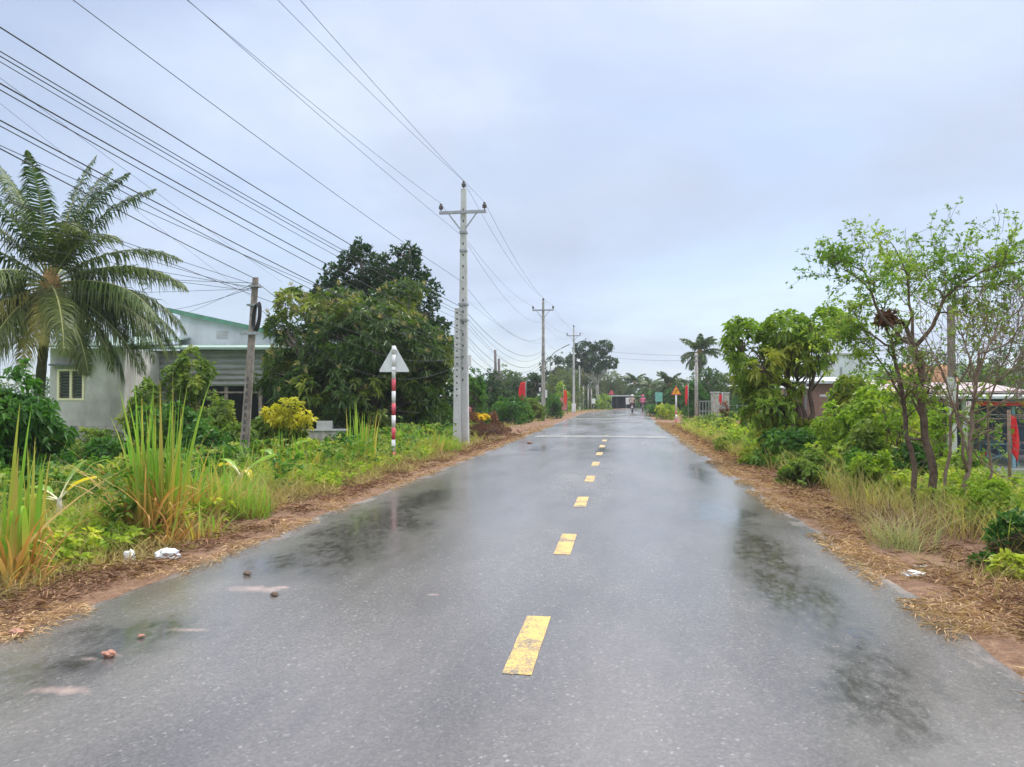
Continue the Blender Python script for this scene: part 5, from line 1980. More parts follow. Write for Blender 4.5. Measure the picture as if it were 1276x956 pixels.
far_tree('feathery olive tree right of the second power pole', 700, 88, 56, 460, 'feather', 37, 1800, 8, 0.4, 0.09, low=0.15)
far_tree('light green bushy tree above the far orange flag', 698, 84, 28, 476, 'limeleaf', 38, 420, 7, 0.3, 0.14, low=0.1, tb=-0.4)
far_tree('round dark hill of trees behind the feathery tree', 702, 128, 60, 440, 'darktree', 39, 2000, 7, 0.45, 0.25, low=0.1)
far_tree('olive feathery tree left of the pale far trunk', 733, 119, 60, 446, 'feather', 40, 2200, 8, 0.42, 0.09, low=0.2)
far_tree('drooping feathery tree right of the pale far trunk', 759, 121, 46, 460, 'feather', 41, 1600, 8, 0.42, 0.09, low=0.12)
# tall two-lobed tree with pale trunk
x, y = XY(747, 108)
z = gzf(x, y)
kf = 108 / FPX
tb_ = [((px - 747) * kf, dy, Hh(py, 108) - z, r_ * kf, r_ * kf, r2 * kf) for (px, py, r_, r2, dy) in ((727, 434, 12, 9, 0), (751, 432, 13, 8, 1), (761, 452, 9, 8, 0), (735, 447, 10, 8, -1), (745, 440, 9, 8, 0.5), (740, 456, 16, 10, 0.5), (716, 448, 12, 9, 1.0))]
blob_tree('tall_tree', 'tallest far tree with two separate crowns and a pale trunk', 'tree', x, y, tb_, 900, 7, 0.4, 0.2, 'darktree', 0.26, 0.5, gap=-0.3, gs=0.9, subs=4, trunk_top=3.6, bark='concreteold')
shrub('small olive bush at the foot of the pale far trunk', 752, 98, 22, 491, 200, 7, 0.3, 0.14, 'limeleaf', 4, 42, 0.1, tb=-0.4)
for i, (px, d, w, top, mat, lab) in enumerate((
        (775, 135, 34, 468, 'fartree', 'pale tree behind the left end of the far shop'), (808, 140, 44, 470, 'darktree', 'dark tree straight above the pink rider'),
        (840, 120, 46, 478, 'fartree', 'soft green tree behind the teal board'), (765, 150, 50, 476, 'darktree', 'dark low tree behind the far shop roof'),
        (825, 96, 40, 484, 'darktree', 'dark bushy tree closing the bend right of the riders'), (845, 74, 34, 478, 'bushleaf', 'green tree just left of the yellow warning sign'),
        (878, 62, 60, 456, 'fartree', 'large light green tree behind the right palm'), (905, 70, 50, 464, 'fartree', 'round green tree right of the right palm'),
        (868, 56, 36, 474, 'bushleaf', 'dark leafy tree behind the red banner flag'), (932, 62, 50, 462, 'bushleaf', 'green tree peeping left behind the cashew tree'),
        (985, 75, 60, 462, 'darktree', 'dark tree line behind the brick house roof'), (800, 122, 22, 484, 'darktree', 'low dark tree right of the far shop'))):
    far_tree(lab, px, d, w, top, mat, 50 + i, 800, 7, 0.34 if d > 80 else 0.26, 0.15 if d > 80 else 0.12, low=0.1, tb=-0.25)
# row of distant trees closing the horizon
for i, px in enumerate(range(-60, 1500, 62)):
    if 660 < px < 840:
        continue
    far_tree('distant hazy tree in the row on the horizon', px + rng.uniform(-12, 12), 170 + rng.uniform(-15, 15), 90, 468 + rng.uniform(-8, 8), 'fartree', 80 + i, 420, 6, 0.7, 0.4, 5, 0.05, 'distant trees on the horizon')

# far palms
def fan(n, seed):
    r = np.random.default_rng(seed)
    o = []
    for i in range(n):
        o.append((2 * PI * i / n * 2.618 + r.uniform(-.2, .2), r.uniform(-0.5, 1.2), r.uniform(0.85, 1.05), r.uniform(0.9, 1.3), 0.8, 0.0, 'palmleaf'))
    return o
def far_palm(label, px, d, cpy, rpx, seed, n=16, tr=0.13):
    x, y = XY(px, d)
    z = gzf(x, y)
    palm('coconut_palm', label, x, y, Hh(cpy, d) - z, fan(n + 6, seed), rpx * d / FPX, 0.8, tr, (0.1, 0), nuts=False, nl=34, wid=0.12)
far_palm('slender coconut palm against the sky above the right service pole', 871, 76, 441, 30, 1, 18, 0.16)
far_palm('short palm with upright fronds straight beyond the riders', 790, 118, 479, 22, 2, 18)
far_palm('pale green palm between the riders and the teal board', 811, 112, 484, 20, 3, 14)
far_palm('wide palm behind the teal board by the bend', 834, 92, 482, 24, 4, 18)

# ================================================================== RIGHT SIDE TREES
# cashew tree
x, y = XY(1006, 17.5)
z = gzf(x, y)
k = 17.5 / FPX
def BR(px, py, rx, ry, dy=0.0, dep=None, px0=1006, d=17.5):
    kk = d / FPX
    x0_, y0_ = XY(px0, d)
    return ((px - px0) * kk, dy, Hh(py, d) - gzf(x0_, y0_), rx * kk, (dep or rx) * kk, ry * kk)
cb = [BR(928, 420, 26, 24, 0), BR(945, 452, 32, 26, -0.2), BR(985, 412, 34, 26, 0.3), BR(1025, 410, 32, 24, -0.2), BR(1000, 440, 44, 24, 0.4), BR(962, 488, 36, 18, 0.1), BR(955, 510, 30, 18, -0.3), BR(1062, 488, 24, 20, 0.2),
      BR(1062, 515, 28, 20, -0.5), BR(985, 540, 40, 18, -0.2), BR(935, 478, 20, 14, 0)]
blob_tree('cashew_tree', 'spreading light green tree with crooked trunk before the brick house', 'tree', x, y, cb, 1550, 8, 0.20, 0.075, 'cashew', 0.10, 0.35, gap=-0.16, gs=1.7, droop=0.45, tint_scale=0.8, tint_bias=-0.1,
          tint_gain=1.7, subs=6, bark='barkdark', trunk_top=0.75)
shrub('vine covered bright yellow green bush left of the sparse tree', 1080, 14.5, 80, 482, 1000, 8, 0.12, 0.07, 'limeleaf', 6, 61, 0.2, tb=-0.1)
shrub('bright leafy bush right of the cashew trunk', 1108, 15.5, 70, 488, 700, 8, 0.13, 0.07, 'limeleaf', 5, 62, 0.2, tb=-0.05)
shrub('dark green shaded bush beneath the vine covered bush', 1082, 13.2, 62, 525, 500, 8, 0.13, 0.06, 'shrubleaf', 5, 63, 0.1, tb=-0.35)
shrub('low leafy shrub beneath the cashew trunk', 990, 16, 90, 535, 800, 8, 0.13, 0.06, 'bushleaf', 6, 64, 0.1, tb=0.1)
shrub('pink flowered bougainvillea bush beside the right verge', 935, 27, 34, 505, 260, 7, 0.12, 0.07, 'pinkpetal', 4, 65, 0.5, tb=0)
shrub('dark bush under the pink flowers', 945, 25, 46, 508, 420, 7, 0.14, 0.07, 'darktree', 5, 66, 0.1)
for i, (px, d, w, top, mat, lab) in enumerate((
        (885, 33, 36, 516, 'shrubleaf', 'olive weeds at the foot of the slim right pole'), (905, 27, 44, 520, 'shrubleaf', 'sprawling olive weeds in front of the wire fence'),
        (925, 22, 48, 534, 'limeleaf', 'yellow green weeds under the dark bush'), (955, 19, 52, 545, 'limeleaf', 'bright small leaved weeds left of the cashew trunk'),
        (905, 21, 36, 545, 'shrubleaf', 'low weeds at the right verge before the fence'), (985, 15.5, 50, 562, 'shrubleaf', 'pale stalky weeds before the cashew tree'),
        (1022, 13.6, 52, 560, 'shrubleaf', 'thin green weeds below the dark shaded bush'), (1065, 12.5, 46, 560, 'bushleaf', 'low weeds left of the sparse tree trunks'),
        (915, 34, 40, 503, 'bushleaf', 'leafy garden bush right of the gate pillar'), (960, 26, 44, 510, 'bushleaf', 'green bush left behind the cashew tree'))):
    shrub(lab, px, d, w, top, 420, 7, 0.10, 0.045, mat, 5, 100 + i, 0.05, gap=-0.12, tb=-0.05, name='weed_bush', cat='weeds', r=0.015)
shrub('orange flowering shrub right of the gate pillar', 903, 40, 14, 500, 110, 7, 0.13, 0.07, 'redleaf', 3, 67, 0.3)
shrub('yellow flowering hedge left of the warning sign', 832, 52, 30, 504, 300, 7, 0.16, 0.08, 'limeleaf', 4, 68, 0.05, tb=0.25)
shrub('low green hedge at the inside of the bend', 818, 60, 34, 504, 380, 7, 0.16, 0.08, 'bushleaf', 5, 69, 0.05)
shrub('small weeds at the foot of the warning sign', 856, 42, 20, 519, 160, 7, 0.12, 0.05, 'shrubleaf', 4, 70, 0.02)

# trees behind the shop at right
for i, (px, d, w, top, mat, lab) in enumerate((
        (1170, 66, 80, 428, 'darktree', 'dark hazy tree over the shop seen between the bare trunks'), (1265, 72, 90, 412, 'fartree', 'tall green tree over the shop at the right edge'),
        (1120, 60, 60, 446, 'fartree', 'soft green tree behind the orange bank'), (1225, 50, 70, 448, 'feather', 'olive feathery tree over the shop rear roof'),
        (1330, 60, 90, 420, 'fartree', 'green tree cut by the right picture edge'), (1150, 44, 26, 468, 'bushleaf', 'small green bush before the orange bank'))):
    far_tree(lab, px, d, w, top, mat, 120 + i, 800, 7, 0.32, 0.14, low=0.1, tb=-0.15)


# sparse tree with several trunks, and the leafless one
def branch_rec(g, p, d, L, r, depth, tips, seed, up=0.15, split=(2, 3), shrink=0.72, ang=0.55, wob=0.25, minr=0.003, seg=5, nodes=None):
    n = 4
    pts = [p.copy()]
    rad = [r]
    q = p.copy()
    dd = d.copy()
    for i in range(n):
        dd = unit(dd + rng.normal(size=3) * wob * 0.4 + np.array([0, 0, up * 0.25]))
        q = q + dd * L / n
        pts.append(q.copy())
        rad.append(max(minr, r * (1 - 0.38 * (i + 1) / n)))
        if nodes is not None and depth <= 2:
            nodes.append((q.copy(), dd.copy()))
    g.tube(pts, rad, seg if depth > 1 else 4, False)
    if depth == 0:
        tips.append((q, dd))
        return
    m = rng.integers(split[0], split[1] + 1)
    for i in range(m):
        e = unit(dd + rng.normal(size=3) * ang)
        st = pts[rng.integers(2, n + 1)] if i else pts[-1]
        branch_rec(g, st, e, L * shrink * rng.uniform(0.75, 1.2), max(minr, rad[-1] * (0.8 if i == 0 else 0.65)), depth - 1, tips, seed, up, split, shrink, ang, wob, minr, seg, nodes)


def px_limb(pl, d0, base):
    return [P(px, py, d0 + dd) - base for (px, py, dd) in pl]


def sparse_tree(name, label, px, d, limbs, leafn, leaf_keys, bark, twig_L=0.5, depth=2, leaf_L=0.09, leaf_W=0.045, prob=1.0, ang=0.6, side=4, minr=0.0035, green_above=None, squash=0.84):
    x, y = XY(px, d)
    z = gzf(x, y)
    base = np.array([x, y, z])
    t = thing(name, label, 'tree', base)
    g = Geo()
    tips, nodes = [], []
    for (pl, r0, r1) in limbs:
        pl = [(a, b if b > 440 else 440 - (440 - b) * squash, c) for a, b, c in pl]
        pts = px_limb(pl, d, base)
        # refine with small wobble
        q = [pts[0]]
        for a, b in zip(pts[:-1], pts[1:]):
            L = np.linalg.norm(b - a)
            for s in (0.33, 0.67):
                q.append(a + (b - a) * s + rng.normal(size=3) * L * 0.035)
            q.append(b)
        m = len(q)
        rr = [r0 + (r1 - r0) * (i / (m - 1)) ** 0.8 for i in range(m)]
        g.tube(q, rr, 8)
        dlast = unit(q[-1] - q[-3])
        branch_rec(g, q[-1], dlast, twig_L, r1, depth, tips, 0, 0.1, (2, 3), 0.75, ang, 0.3, minr, 5, nodes)
        for j in range(side):
            i = rng.integers(int(m * 0.45), m - 1)
            dv = unit(unit(q[i + 1] - q[i]) + rng.normal(size=3) * 0.75 + np.array([0, 0, 0.25]))
            branch_rec(g, q[i].copy(), dv, twig_L * rng.uniform(0.8, 1.5), max(minr, rr[i] * 0.42), depth, tips, 0, 0.1, (2, 3), 0.75, ang, 0.3, minr, 5, nodes)
    g.build('trunk', M[bark], t)
    src = [(a, b) for a, b in tips] + [n_ for n_ in nodes if rng.random() < 0.8]
    src = [s_ for s_ in src if rng.random() < prob and (green_above is None or s_[0][2] > green_above + rng.normal() * 0.25)]
    if src and leafn:
        Pt = np.array([s_[0] for s_ in src])
        out = np.array([s_[1] for s_ in src])
        Pt = np.repeat(Pt, 2, 0) + rng.normal(size=(len(Pt) * 2, 3)) * 0.035
        out = np.repeat(out, 2, 0)
        tn = np.clip(vnoise(Pt, 1.4, 4.0) * 1.5 + 0.1, 0, 1)
        V, F, T = rosette_geo(Pt, out + [0, 0, .2], leafn, leaf_L, leaf_W, (0.5, 1.6), 0.2, tn, 0.5)
        np_mesh('crown', V, F, M[leaf_keys], t, T)
    return t, base


limbsA = [
    ([(1170, 642, 0), (1160, 570, 0.0), (1148, 505, 0.05), (1138, 430, 0.0)], 0.060, 0.044),
    ([(1138, 430, 0.0), (1156, 405, 0.0), (1170, 370, -0.1), (1176, 345, -0.1), (1192, 326, -0.15), (1222, 300, -0.2)], 0.030, 0.014),
    ([(1222, 300, -0.2), (1245, 290, -0.3), (1268, 284, -0.35)], 0.013, 0.007),
    ([(1138, 430, 0.0), (1137, 390, 0.2), (1132, 345, 0.35), (1131, 305, 0.4), (1122, 280, 0.4)], 0.026, 0.009),
    ([(1138, 430, 0.0), (1118, 405, -0.15), (1096, 370, -0.3), (1086, 335, -0.35), (1078, 300, -0.4), (1062, 290, -0.4)], 0.026, 0.008),
    ([(1086, 335, -0.35), (1072, 315, -0.5), (1060, 302, -0.6)], 0.013, 0.006),
    ([(1142, 636, -0.1), (1135, 560, -0.1), (1126, 500, -0.1), (1112, 430, -0.05), (1104, 395, 0.1)], 0.042, 0.018),
    ([(1112, 430, -0.05), (1088, 410, 0.1), (1074, 398, 0.3)], 0.016, 0.007),
    ([(1126, 500, -0.1), (1100, 455, 0.3), (1080, 425, 0.5), (1068, 420, 0.6)], 0.018, 0.006),
    ([(1176, 345, -0.1), (1160, 320, 0.3), (1152, 300, 0.5), (1165, 285, 0.5)], 0.014, 0.006),
    ([(1170, 370, -0.1), (1200, 370, 0.4), (1215, 385, 0.6)], 0.012, 0.006),
    ([(1192, 326, -0.15), (1225, 325, 0.0), (1250, 322, 0.0)], 0.011, 0.006),
]
spt, sbase = sparse_tree('sparse_tree', 'airy multi trunk tree with small bright leaves over the right verge', 1165, 10.2, limbsA, 5, 'smallleaf', 'barkdark', 0.27, 2, 0.054, 0.028, 0.38, 0.75, 9, 0.0022, 1.4, 0.72)
# clump of dead leaves caught in the branches
c = P(1105, 397, 10.2)
Pn = c + np.clip(rng.normal(size=(260, 3)), -1.7, 1.7) * np.array([0.07, 0.06, 0.035])
V, F, T = leaf_geo(Pn, rand_dirs(260), rand_dirs(260), rng.uniform(0.06, 0.16, 260), rng.uniform(0.015, 0.05, 260), 0.3, 0.2)
o = np_mesh('nest', V, F, M['deadleaf'])
tag(o, 'dark brown nest of dead leaves in the fork of the airy tree', 'nest')

limbsB = [
    ([(1196, 662, 0), (1206, 590, 0), (1212, 530, 0.05), (1216, 480, 0.0)], 0.036, 0.024),
    ([(1216, 480, 0.0), (1228, 440, 0.0), (1240, 405, 0.1), (1262, 365, 0.2)], 0.018, 0.006),
    ([(1216, 480, 0.0), (1206, 440, 0.2), (1200, 415, 0.3), (1188, 395, 0.3)], 0.016, 0.005),
    ([(1206, 590, 0), (1192, 525, -0.1), (1180, 480, -0.2), (1165, 445, -0.3)], 0.022, 0.006),
    ([(1180, 655, 0.2), (1178, 590, 0.3), (1184, 520, 0.4), (1206, 460, 0.4), (1222, 420, 0.5)], 0.030, 0.008),
    ([(1212, 530, 0.05), (1245, 505, -0.1), (1275, 490, -0.2)], 0.016, 0.006),
    ([(1222, 650, 0.4), (1232, 560, 0.4), (1240, 480, 0.4), (1262, 420, 0.4), (1280, 350, 0.4)], 0.022, 0.006),
    ([(1240, 480, 0.4), (1265, 455, 0.3), (1285, 430, 0.2)], 0.012, 0.005),
    ([(1228, 440, 0.0), (1250, 430, -0.2), (1278, 400, -0.4)], 0.010, 0.004),
]
sparse_tree('bare_tree', 'leafless brown multi stem tree right of the airy tree', 1200, 9.9, limbsB, 4, 'smallleaf', 'barkred', 0.42, 2, 0.05, 0.03, 0.06, 0.5, 14, 0.003, 1.0, 0.8)

# right verge grass tuft and weeds
x, y = XY(1122, 7.6)
z = gzf(x, y)
n = 250
a = rng.uniform(0, 2 * PI, n)
r = 0.34 * rng.random(n)
Pb = np.stack([x + r * np.cos(a), y + r * np.sin(a), np.full(n, z - 0.03)], 1)
V, F, T = blade_geo(Pb, a + rng.normal(size=n) * 1.2, rng.uniform(0.15, 0.6, n), rng.uniform(0.1, 1.4, n), 0.007, 5, rng.uniform(0, 0.35, n), 0.1, 0.0, rng.uniform(0.2, 1.0, n), face=rng.uniform(0, PI, n))
tag(np_mesh('grass_tuft', V, F, M['tuft'], None, T), 'grey green bristly grass tuft at the right road edge', 'grass clump')
for (px, d, h, n, lab) in ((1085, 9.3, 0.95, 40, 'thin tall seeding grass stems left of the sparse tree'), (1060, 10.5, 0.8, 60, 'pale wispy grass before the dark shaded bush'), (1150, 8.6, 0.6, 70, 'tan dry grass stems at the foot of the sparse tree')):
    x, y = XY(px, d)
    z = gzf(x, y)
    a = rng.uniform(0, 2 * PI, n)
    r = 0.2 * np.sqrt(rng.random(n))
    Pb = np.stack([x + r * np.cos(a), y + r * np.sin(a), np.full(n, z - 0.03)], 1)
    V, F, T = blade_geo(Pb, a, h * rng.uniform(0.5, 1, n), rng.uniform(0.05, 0.4, n), 0.009, 6, rng.uniform(0, 0.3, n), 0.15, 0.0, rng.uniform(0.1, 1.0, n), face=rng.uniform(0, PI, n))
    tag(np_mesh('grass_clump', V, F, M['grassdry'], None, T), lab, 'grass clump')
for (px, d, w, top, mat, lab) in ((1240, 8.6, 95, 600, 'limeleaf', 'bright green creeper weeds below the roadside shop'), (1262, 7.2, 70, 640, 'bushleaf', 'lush green weeds at the right picture edge'), (1215, 10.5, 90, 582, 'limeleaf', 'yellow green weeds behind the bare tree stems'),
                                  (1258, 6.2, 46, 690, 'limeleaf', 'small green weed at the lower right picture edge'), (1226, 6.6, 26, 690, 'bushleaf', 'tiny dark green weed among the dry stalks')):
    shrub(lab, px, d, w, top, 420, 6, 0.07, 0.04, mat, 6, int(px), 0.02, gap=-0.1, name='weed_bush', cat='weeds', r=0.01, flat=0.8)
shrub('small leafy sapling at the foot of the shop floor', 1204, 13.5, 40, 560, 60, 7, 0.11, 0.06, 'smallleaf', 3, 7, 0.3, gap=None)


# more undergrowth between the cane and the house
for i, (px, d, w, top, mat, n, lab) in enumerate((
        (255, 15.5, 70, 520, 'bushleaf', 600, 'low bush right behind the tallest cane clump'),
        (300, 17, 60, 525, 'shrubleaf', 600, 'dull green undergrowth left of the leaning pole foot'),
        (378, 16, 60, 548, 'limeleaf', 500, 'bright green weeds left of the pale grey rock'), (430, 20, 60, 540, 'bushleaf', 500, 'dark weeds in the shade under the mango tree'),
        (520, 23, 70, 530, 'shrubleaf', 500, 'low weeds under the right side of the mango tree'), (350, 21, 60, 520, 'bushleaf', 600, 'dark green bush behind the yellow leaved bush'),
        (555, 30, 50, 505, 'bushleaf', 500, 'dark bush behind the tall concrete pole'), (110, 19, 80, 532, 'shrubleaf', 600, 'low bushes before the grey house wall'))):
    shrub(lab, px, d, w, top, n, 8, 0.13, 0.06, mat, 6, 140 + i, 0.05, gap=-0.2, tb=-0.05)
for i, (px, d, w, top, mat, n, lab) in enumerate((
        (1045, 17, 70, 520, 'shrubleaf', 700, 'olive thicket right of the cashew trunk base'), (965, 22, 60, 520, 'shrubleaf', 700, 'dense olive thicket left of the cashew trunk'),
        (1000, 13.0, 60, 575, 'shrubleaf', 500, 'thin olive weeds at the verge below the cashew tree'), (1090, 11.5, 60, 560, 'limeleaf', 500, 'pale weeds at the foot of the vine covered bush'),
        (945, 16.5, 50, 560, 'limeleaf', 420, 'yellow green small weeds at the right road verge'), (1030, 21, 60, 512, 'limeleaf', 500, 'light green thicket in front of the brick wall'),
        (1135, 12.5, 50, 545, 'bushleaf', 400, 'dark leafy weeds between the airy tree trunks'), (1150, 19, 60, 505, 'limeleaf', 600, 'bright shrub behind the airy tree trunks'))):
    shrub(lab, px, d, w, top, n, 8, 0.11, 0.05, mat, 6, 160 + i, 0.05, gap=-0.15, tb=-0.05, r=0.02)

# screen of thin saplings and shrubs in front of the right buildings
for i, (px, d, w, top, z0, n, mat, lab) in enumerate((
        (1118, 13.2, 64, 448, 0.7, 300, 'limeleaf', 'thin lime green sapling just left of the airy tree trunks'), (1088, 17, 60, 452, 0.8, 340, 'limeleaf', 'slender sapling between the cashew tree and the airy tree'),
        (1058, 20, 56, 462, 0.8, 320, 'shrubleaf', 'olive sapling standing before the brick wall'), (1140, 18, 60, 462, 0.8, 340, 'shrubleaf', 'olive sapling behind the airy tree trunks'),
        (1215, 17.5, 60, 468, 0.9, 200, 'smallleaf', 'airy sapling before the shop behind the bare tree'), (1170, 14.5, 50, 490, 0.3, 260, 'limeleaf', 'lime green shrub before the white post'),
        (1040, 15.2, 60, 500, 0.2, 420, 'limeleaf', 'lime green tangle right of the cashew trunk'), (960, 20, 56, 505, 0.3, 420, 'limeleaf', 'yellow green tangle left of the cashew trunk'))):
    shrub(lab, px, d, w, top, n, 7, 0.10, 0.05, mat, 6, 210 + i, z0, cat='tree' if z0 > 0.5 else 'shrub', name='sapling' if z0 > 0.5 else 'shrub', gap=-0.02, tb=0.0, r=0.02, bark='barkdark')
# thicket closing the view under the far left trees and behind the far shop
for i, (px, d, w, top, mat, lab) in enumerate((
        (722, 116, 60, 486, 'darktree', 'dark undergrowth behind the short plain concrete pole'), (740, 122, 44, 488, 'darktree', 'dark undergrowth left of the far shop'), (700, 100, 60, 490, 'bushleaf', 'green thicket behind the pink board'),
        (775, 128, 60, 482, 'darktree', 'dark thicket right behind the far shop'), (822, 105, 60, 484, 'bushleaf', 'green thicket behind the teal board'), (850, 100, 60, 486, 'darktree', 'dark thicket behind the warning sign'),
        (890, 90, 70, 480, 'bushleaf', 'green thicket behind the gate pillars'), (660, 85, 60, 486, 'bushleaf', 'green thicket left of the second power pole'), (605, 70, 80, 486, 'darktree', 'dark thicket behind the garden hedge'))):
    far_tree(lab, px, d, w, top, mat, 180 + i, 600, 7, 0.36, 0.17, low=0.02, tb=-0.3, name='thicket')

# ================================================================== GROUND COVER (stuff)
def scatter(n, y0, y1, e0, e1, side, bias=1.0):
    u = rng.random(n)
    yv = y0 * (y1 / y0) ** u
    e = e0 + (e1 - e0) * rng.random(n) ** bias
    b = bend(yv)
    xv = np.where(side > 0, ER + b + e, EL + b - e)
    return xv, yv, e


def stuff(name, label, V, F, mat, T):
    o = np_mesh(name, V, F, M[mat], None, T)
    return tag(o, label, None, None, 'stuff')


# lawn and rough grass, left
xv, yv, e = scatter(70000, 4.5, 34, 0.7, 13, -1, 1.2)
nz = vnoise(np.stack([xv, yv, xv * 0], 1), 0.55, 2.0)
keep = (nz > -0.25 + 0.5 * np.clip(1.7 - e, 0, 1.5)) & ((yv < 22) | (e > 2.4))
xv, yv, e, nz = xv[keep], yv[keep], e[keep], nz[keep]
n = len(xv)
hh = (0.12 + 0.16 * rng.random(n)) * np.where(e < 3.2, 1.45, 1.0) * (1 + 0.6 * np.clip(nz, 0, 1)) * (1 + 0.012 * yv)
V, F, T = blade_geo(np.stack([xv, yv, gz(xv, yv) - 0.02], 1), rng.uniform(0, 2 * PI, n), hh, rng.uniform(0.2, 0.9, n), 0.007 + 0.0007 * yv, 3, 0.12, 0.1, np.clip(nz * 0.8 + 0.1, 0, 1), np.clip(nz * 1.2 + 0.35, 0, 1), face=rng.uniform(0, PI, n))
stuff('lawn_grass', 'fresh green grass covering the ground left of the verge', V, F, 'grass', T)
# rough mixed grass along the left verge line
xv, yv, e = scatter(26000, 4.6, 26, 0.5, 3.0, -1)
nz = vnoise(np.stack([xv, yv, xv * 0], 1), 0.9, 7.0)
keep = (nz + 0.25 * (e - 1.1) > -0.1)
xv, yv, e, nz = xv[keep], yv[keep], e[keep], nz[keep]
n = len(xv)
V, F, T = blade_geo(np.stack([xv, yv, gz(xv, yv) - 0.02], 1), rng.uniform(0, 2 * PI, n), rng.uniform(0.08, 0.34, n) * np.clip(e, 0.4, 1.2), rng.uniform(0.3, 1.3, n), 0.006 + 0.0006 * yv, 4, rng.uniform(0, 0.6, n), 0.1, 0.0, rng.uniform(0, 1.0, n), face=rng.uniform(0, PI, n))
stuff('verge_grass', 'mixed straw and green grass along the left verge', V, F, 'grassdry', T)
# leafy weeds, left
xv, yv, e = scatter(3200, 5.5, 24, 1.0, 3.6, -1)
nz = vnoise(np.stack([xv, yv, xv * 0], 1), 0.7, 11.0)
keep = nz > -0.05
xv, yv = xv[keep], yv[keep]
Pt = np.stack([xv, yv, gz(xv, yv) + rng.uniform(0.05, 0.3, len(xv))], 1)
V, F, T = rosette_geo(Pt, np.tile([0, 0, 1.0], (len(Pt), 1)), 9, 0.10, 0.045, (0.6, 1.7), 0.3, rng.random(len(Pt)) ** 2)
stuff('leafy_weeds', 'small leafy weeds among the left verge grass', V, F, 'limeleaf', T)


xv, yv, e = scatter(14000, 6.2, 26, 1.1, 5.0, -1)
nz = vnoise(np.stack([xv, yv, xv * 0], 1), 0.8, 101.0)
keep = (nz > -0.12) & (e > 1.5 - 0.03 * yv + 0.4 * nz)
xv, yv, e, nz = xv[keep], yv[keep], e[keep], nz[keep]
n = len(xv)
V, F, T = blade_geo(np.stack([xv, yv, gz(xv, yv) - 0.02], 1), rng.uniform(0, 2 * PI, n), rng.uniform(0.2, 0.6, n) * (1 + 0.5 * np.clip(nz, 0, 1)), rng.uniform(0.2, 1.1, n), 0.006 + 0.0007 * yv, 5, rng.uniform(0, 0.6, n), 0.1, 0.0, rng.random(n), face=rng.uniform(0, PI, n))
stuff('wild_grass', 'tall wild grass half green half straw behind the left verge', V, F, 'wildgrass', T)
xv, yv, e = scatter(4600, 6.5, 26, 1.2, 5.5, -1)
nz = vnoise(np.stack([xv, yv, xv * 0], 1), 0.8, 111.0)
keep = nz > 0.0
dep = -math.sin(YAW) * xv + math.cos(YAW) * yv
lat = math.cos(YAW) * xv + math.sin(YAW) * yv
for (bpx, bd, hw, back) in ((75, 8.9, 0.5, 2.6), (300, 12, 0.55, 3), (345, 15, 0.6, 3), (402, 24.5, 1.2, 8)):     # trodden gaps before the banana plants and the low wall
    keep &= ~((np.abs(lat / dep - (bpx - 638) / FPX) * bd < hw) & (dep > bd - back) & (dep < bd + 0.4))
xv, yv = xv[keep], yv[keep]
Pt = np.stack([xv, yv, gz(xv, yv) + rng.uniform(0.08, 0.75, len(xv))], 1)
V, F, T = rosette_geo(Pt, np.tile([0, 0, 1.0], (len(Pt), 1)), 8, 0.11, 0.05, (0.6, 1.7), 0.3, rng.random(len(Pt)) ** 2)
hlf = rng.random(len(Pt)) < 0.5
for q_, mk, lb in ((hlf, 'shrubleaf', 'olive broad leaved weeds behind the left verge'), (~hlf, 'bushleaf', 'dark broad leaved weeds behind the left verge')):
    Pq = Pt[q_]
    V, F, T = rosette_geo(Pq, np.tile([0, 0, 1.0], (len(Pq), 1)), 8, 0.12, 0.055, (0.6, 1.7), 0.3, rng.random(len(Pq)) ** 2)
    stuff('broad_weeds', lb, V, F, mk, T)


def litter(n, y0, y1, e0, e1, side, L, W, bias=1.0, lift=0.05, patch=-0.18):
    xv, yv, e = scatter(n, y0, y1, e0, e1, side, bias)
    pn = vnoise(np.stack([xv, yv, xv * 0], 1), 1.3, L * 400)
    kp = pn > patch
    xv, yv, e = xv[kp], yv[kp], e[kp]
    n = len(xv)
    a = rng.uniform(0, 2 * PI, n)
    tilt = rng.normal(size=n) * 0.28 + 0.1
    D = np.stack([np.cos(a) * np.cos(tilt), np.sin(a) * np.cos(tilt), np.sin(tilt)], 1)
    Nn = np.tile([0, 0, 1.0], (n, 1)) + rng.normal(size=(n, 3)) * 0.5
    Pb = np.stack([xv, yv, np.maximum(gz(xv, yv), np.where(e < 0.12, 0.012, -9)) + 0.004 + lift * np.where(e < 0.1, 0.2, 1.0) * rng.random(n) ** 2], 1)
    s = (1 + 0.03 * yv)
    return leaf_geo(Pb, D, Nn, L * rng.uniform(0.4, 1.4, n) * s, W * rng.uniform(0.5, 1.4, n) * s, 0.2, 0.12)


V, F, T = litter(30000, 3.6, 40, 0.35, 3.6, 1, 0.10, 0.008, 1.0, 0.10)
stuff('brown_litter', 'red brown dead stalks and leaves on the right verge', V, F, 'strawred', np.zeros(len(V)))
V, F, T = litter(26000, 3.4, 45, -0.16, 1.1, 1, 0.085, 0.006, 1.2, 0.06, -0.13)
stuff('straw_litter', 'tan straw along the right road edge', V, F, 'straw', np.zeros(len(V)))
V, F, T = litter(17000, 4.2, 30, 0.25, 1.9, -1, 0.09, 0.009, 1.0, 0.07)
stuff('brown_litter', 'red brown dead leaves on the left verge', V, F, 'strawred', np.zeros(len(V)))
V, F, T = litter(12000, 4.0, 40, -0.12, 0.9, -1, 0.07, 0.006, 1.2, 0.04, -0.05)
stuff('straw_litter', 'tan straw along the left road edge', V, F, 'straw', np.zeros(len(V)))
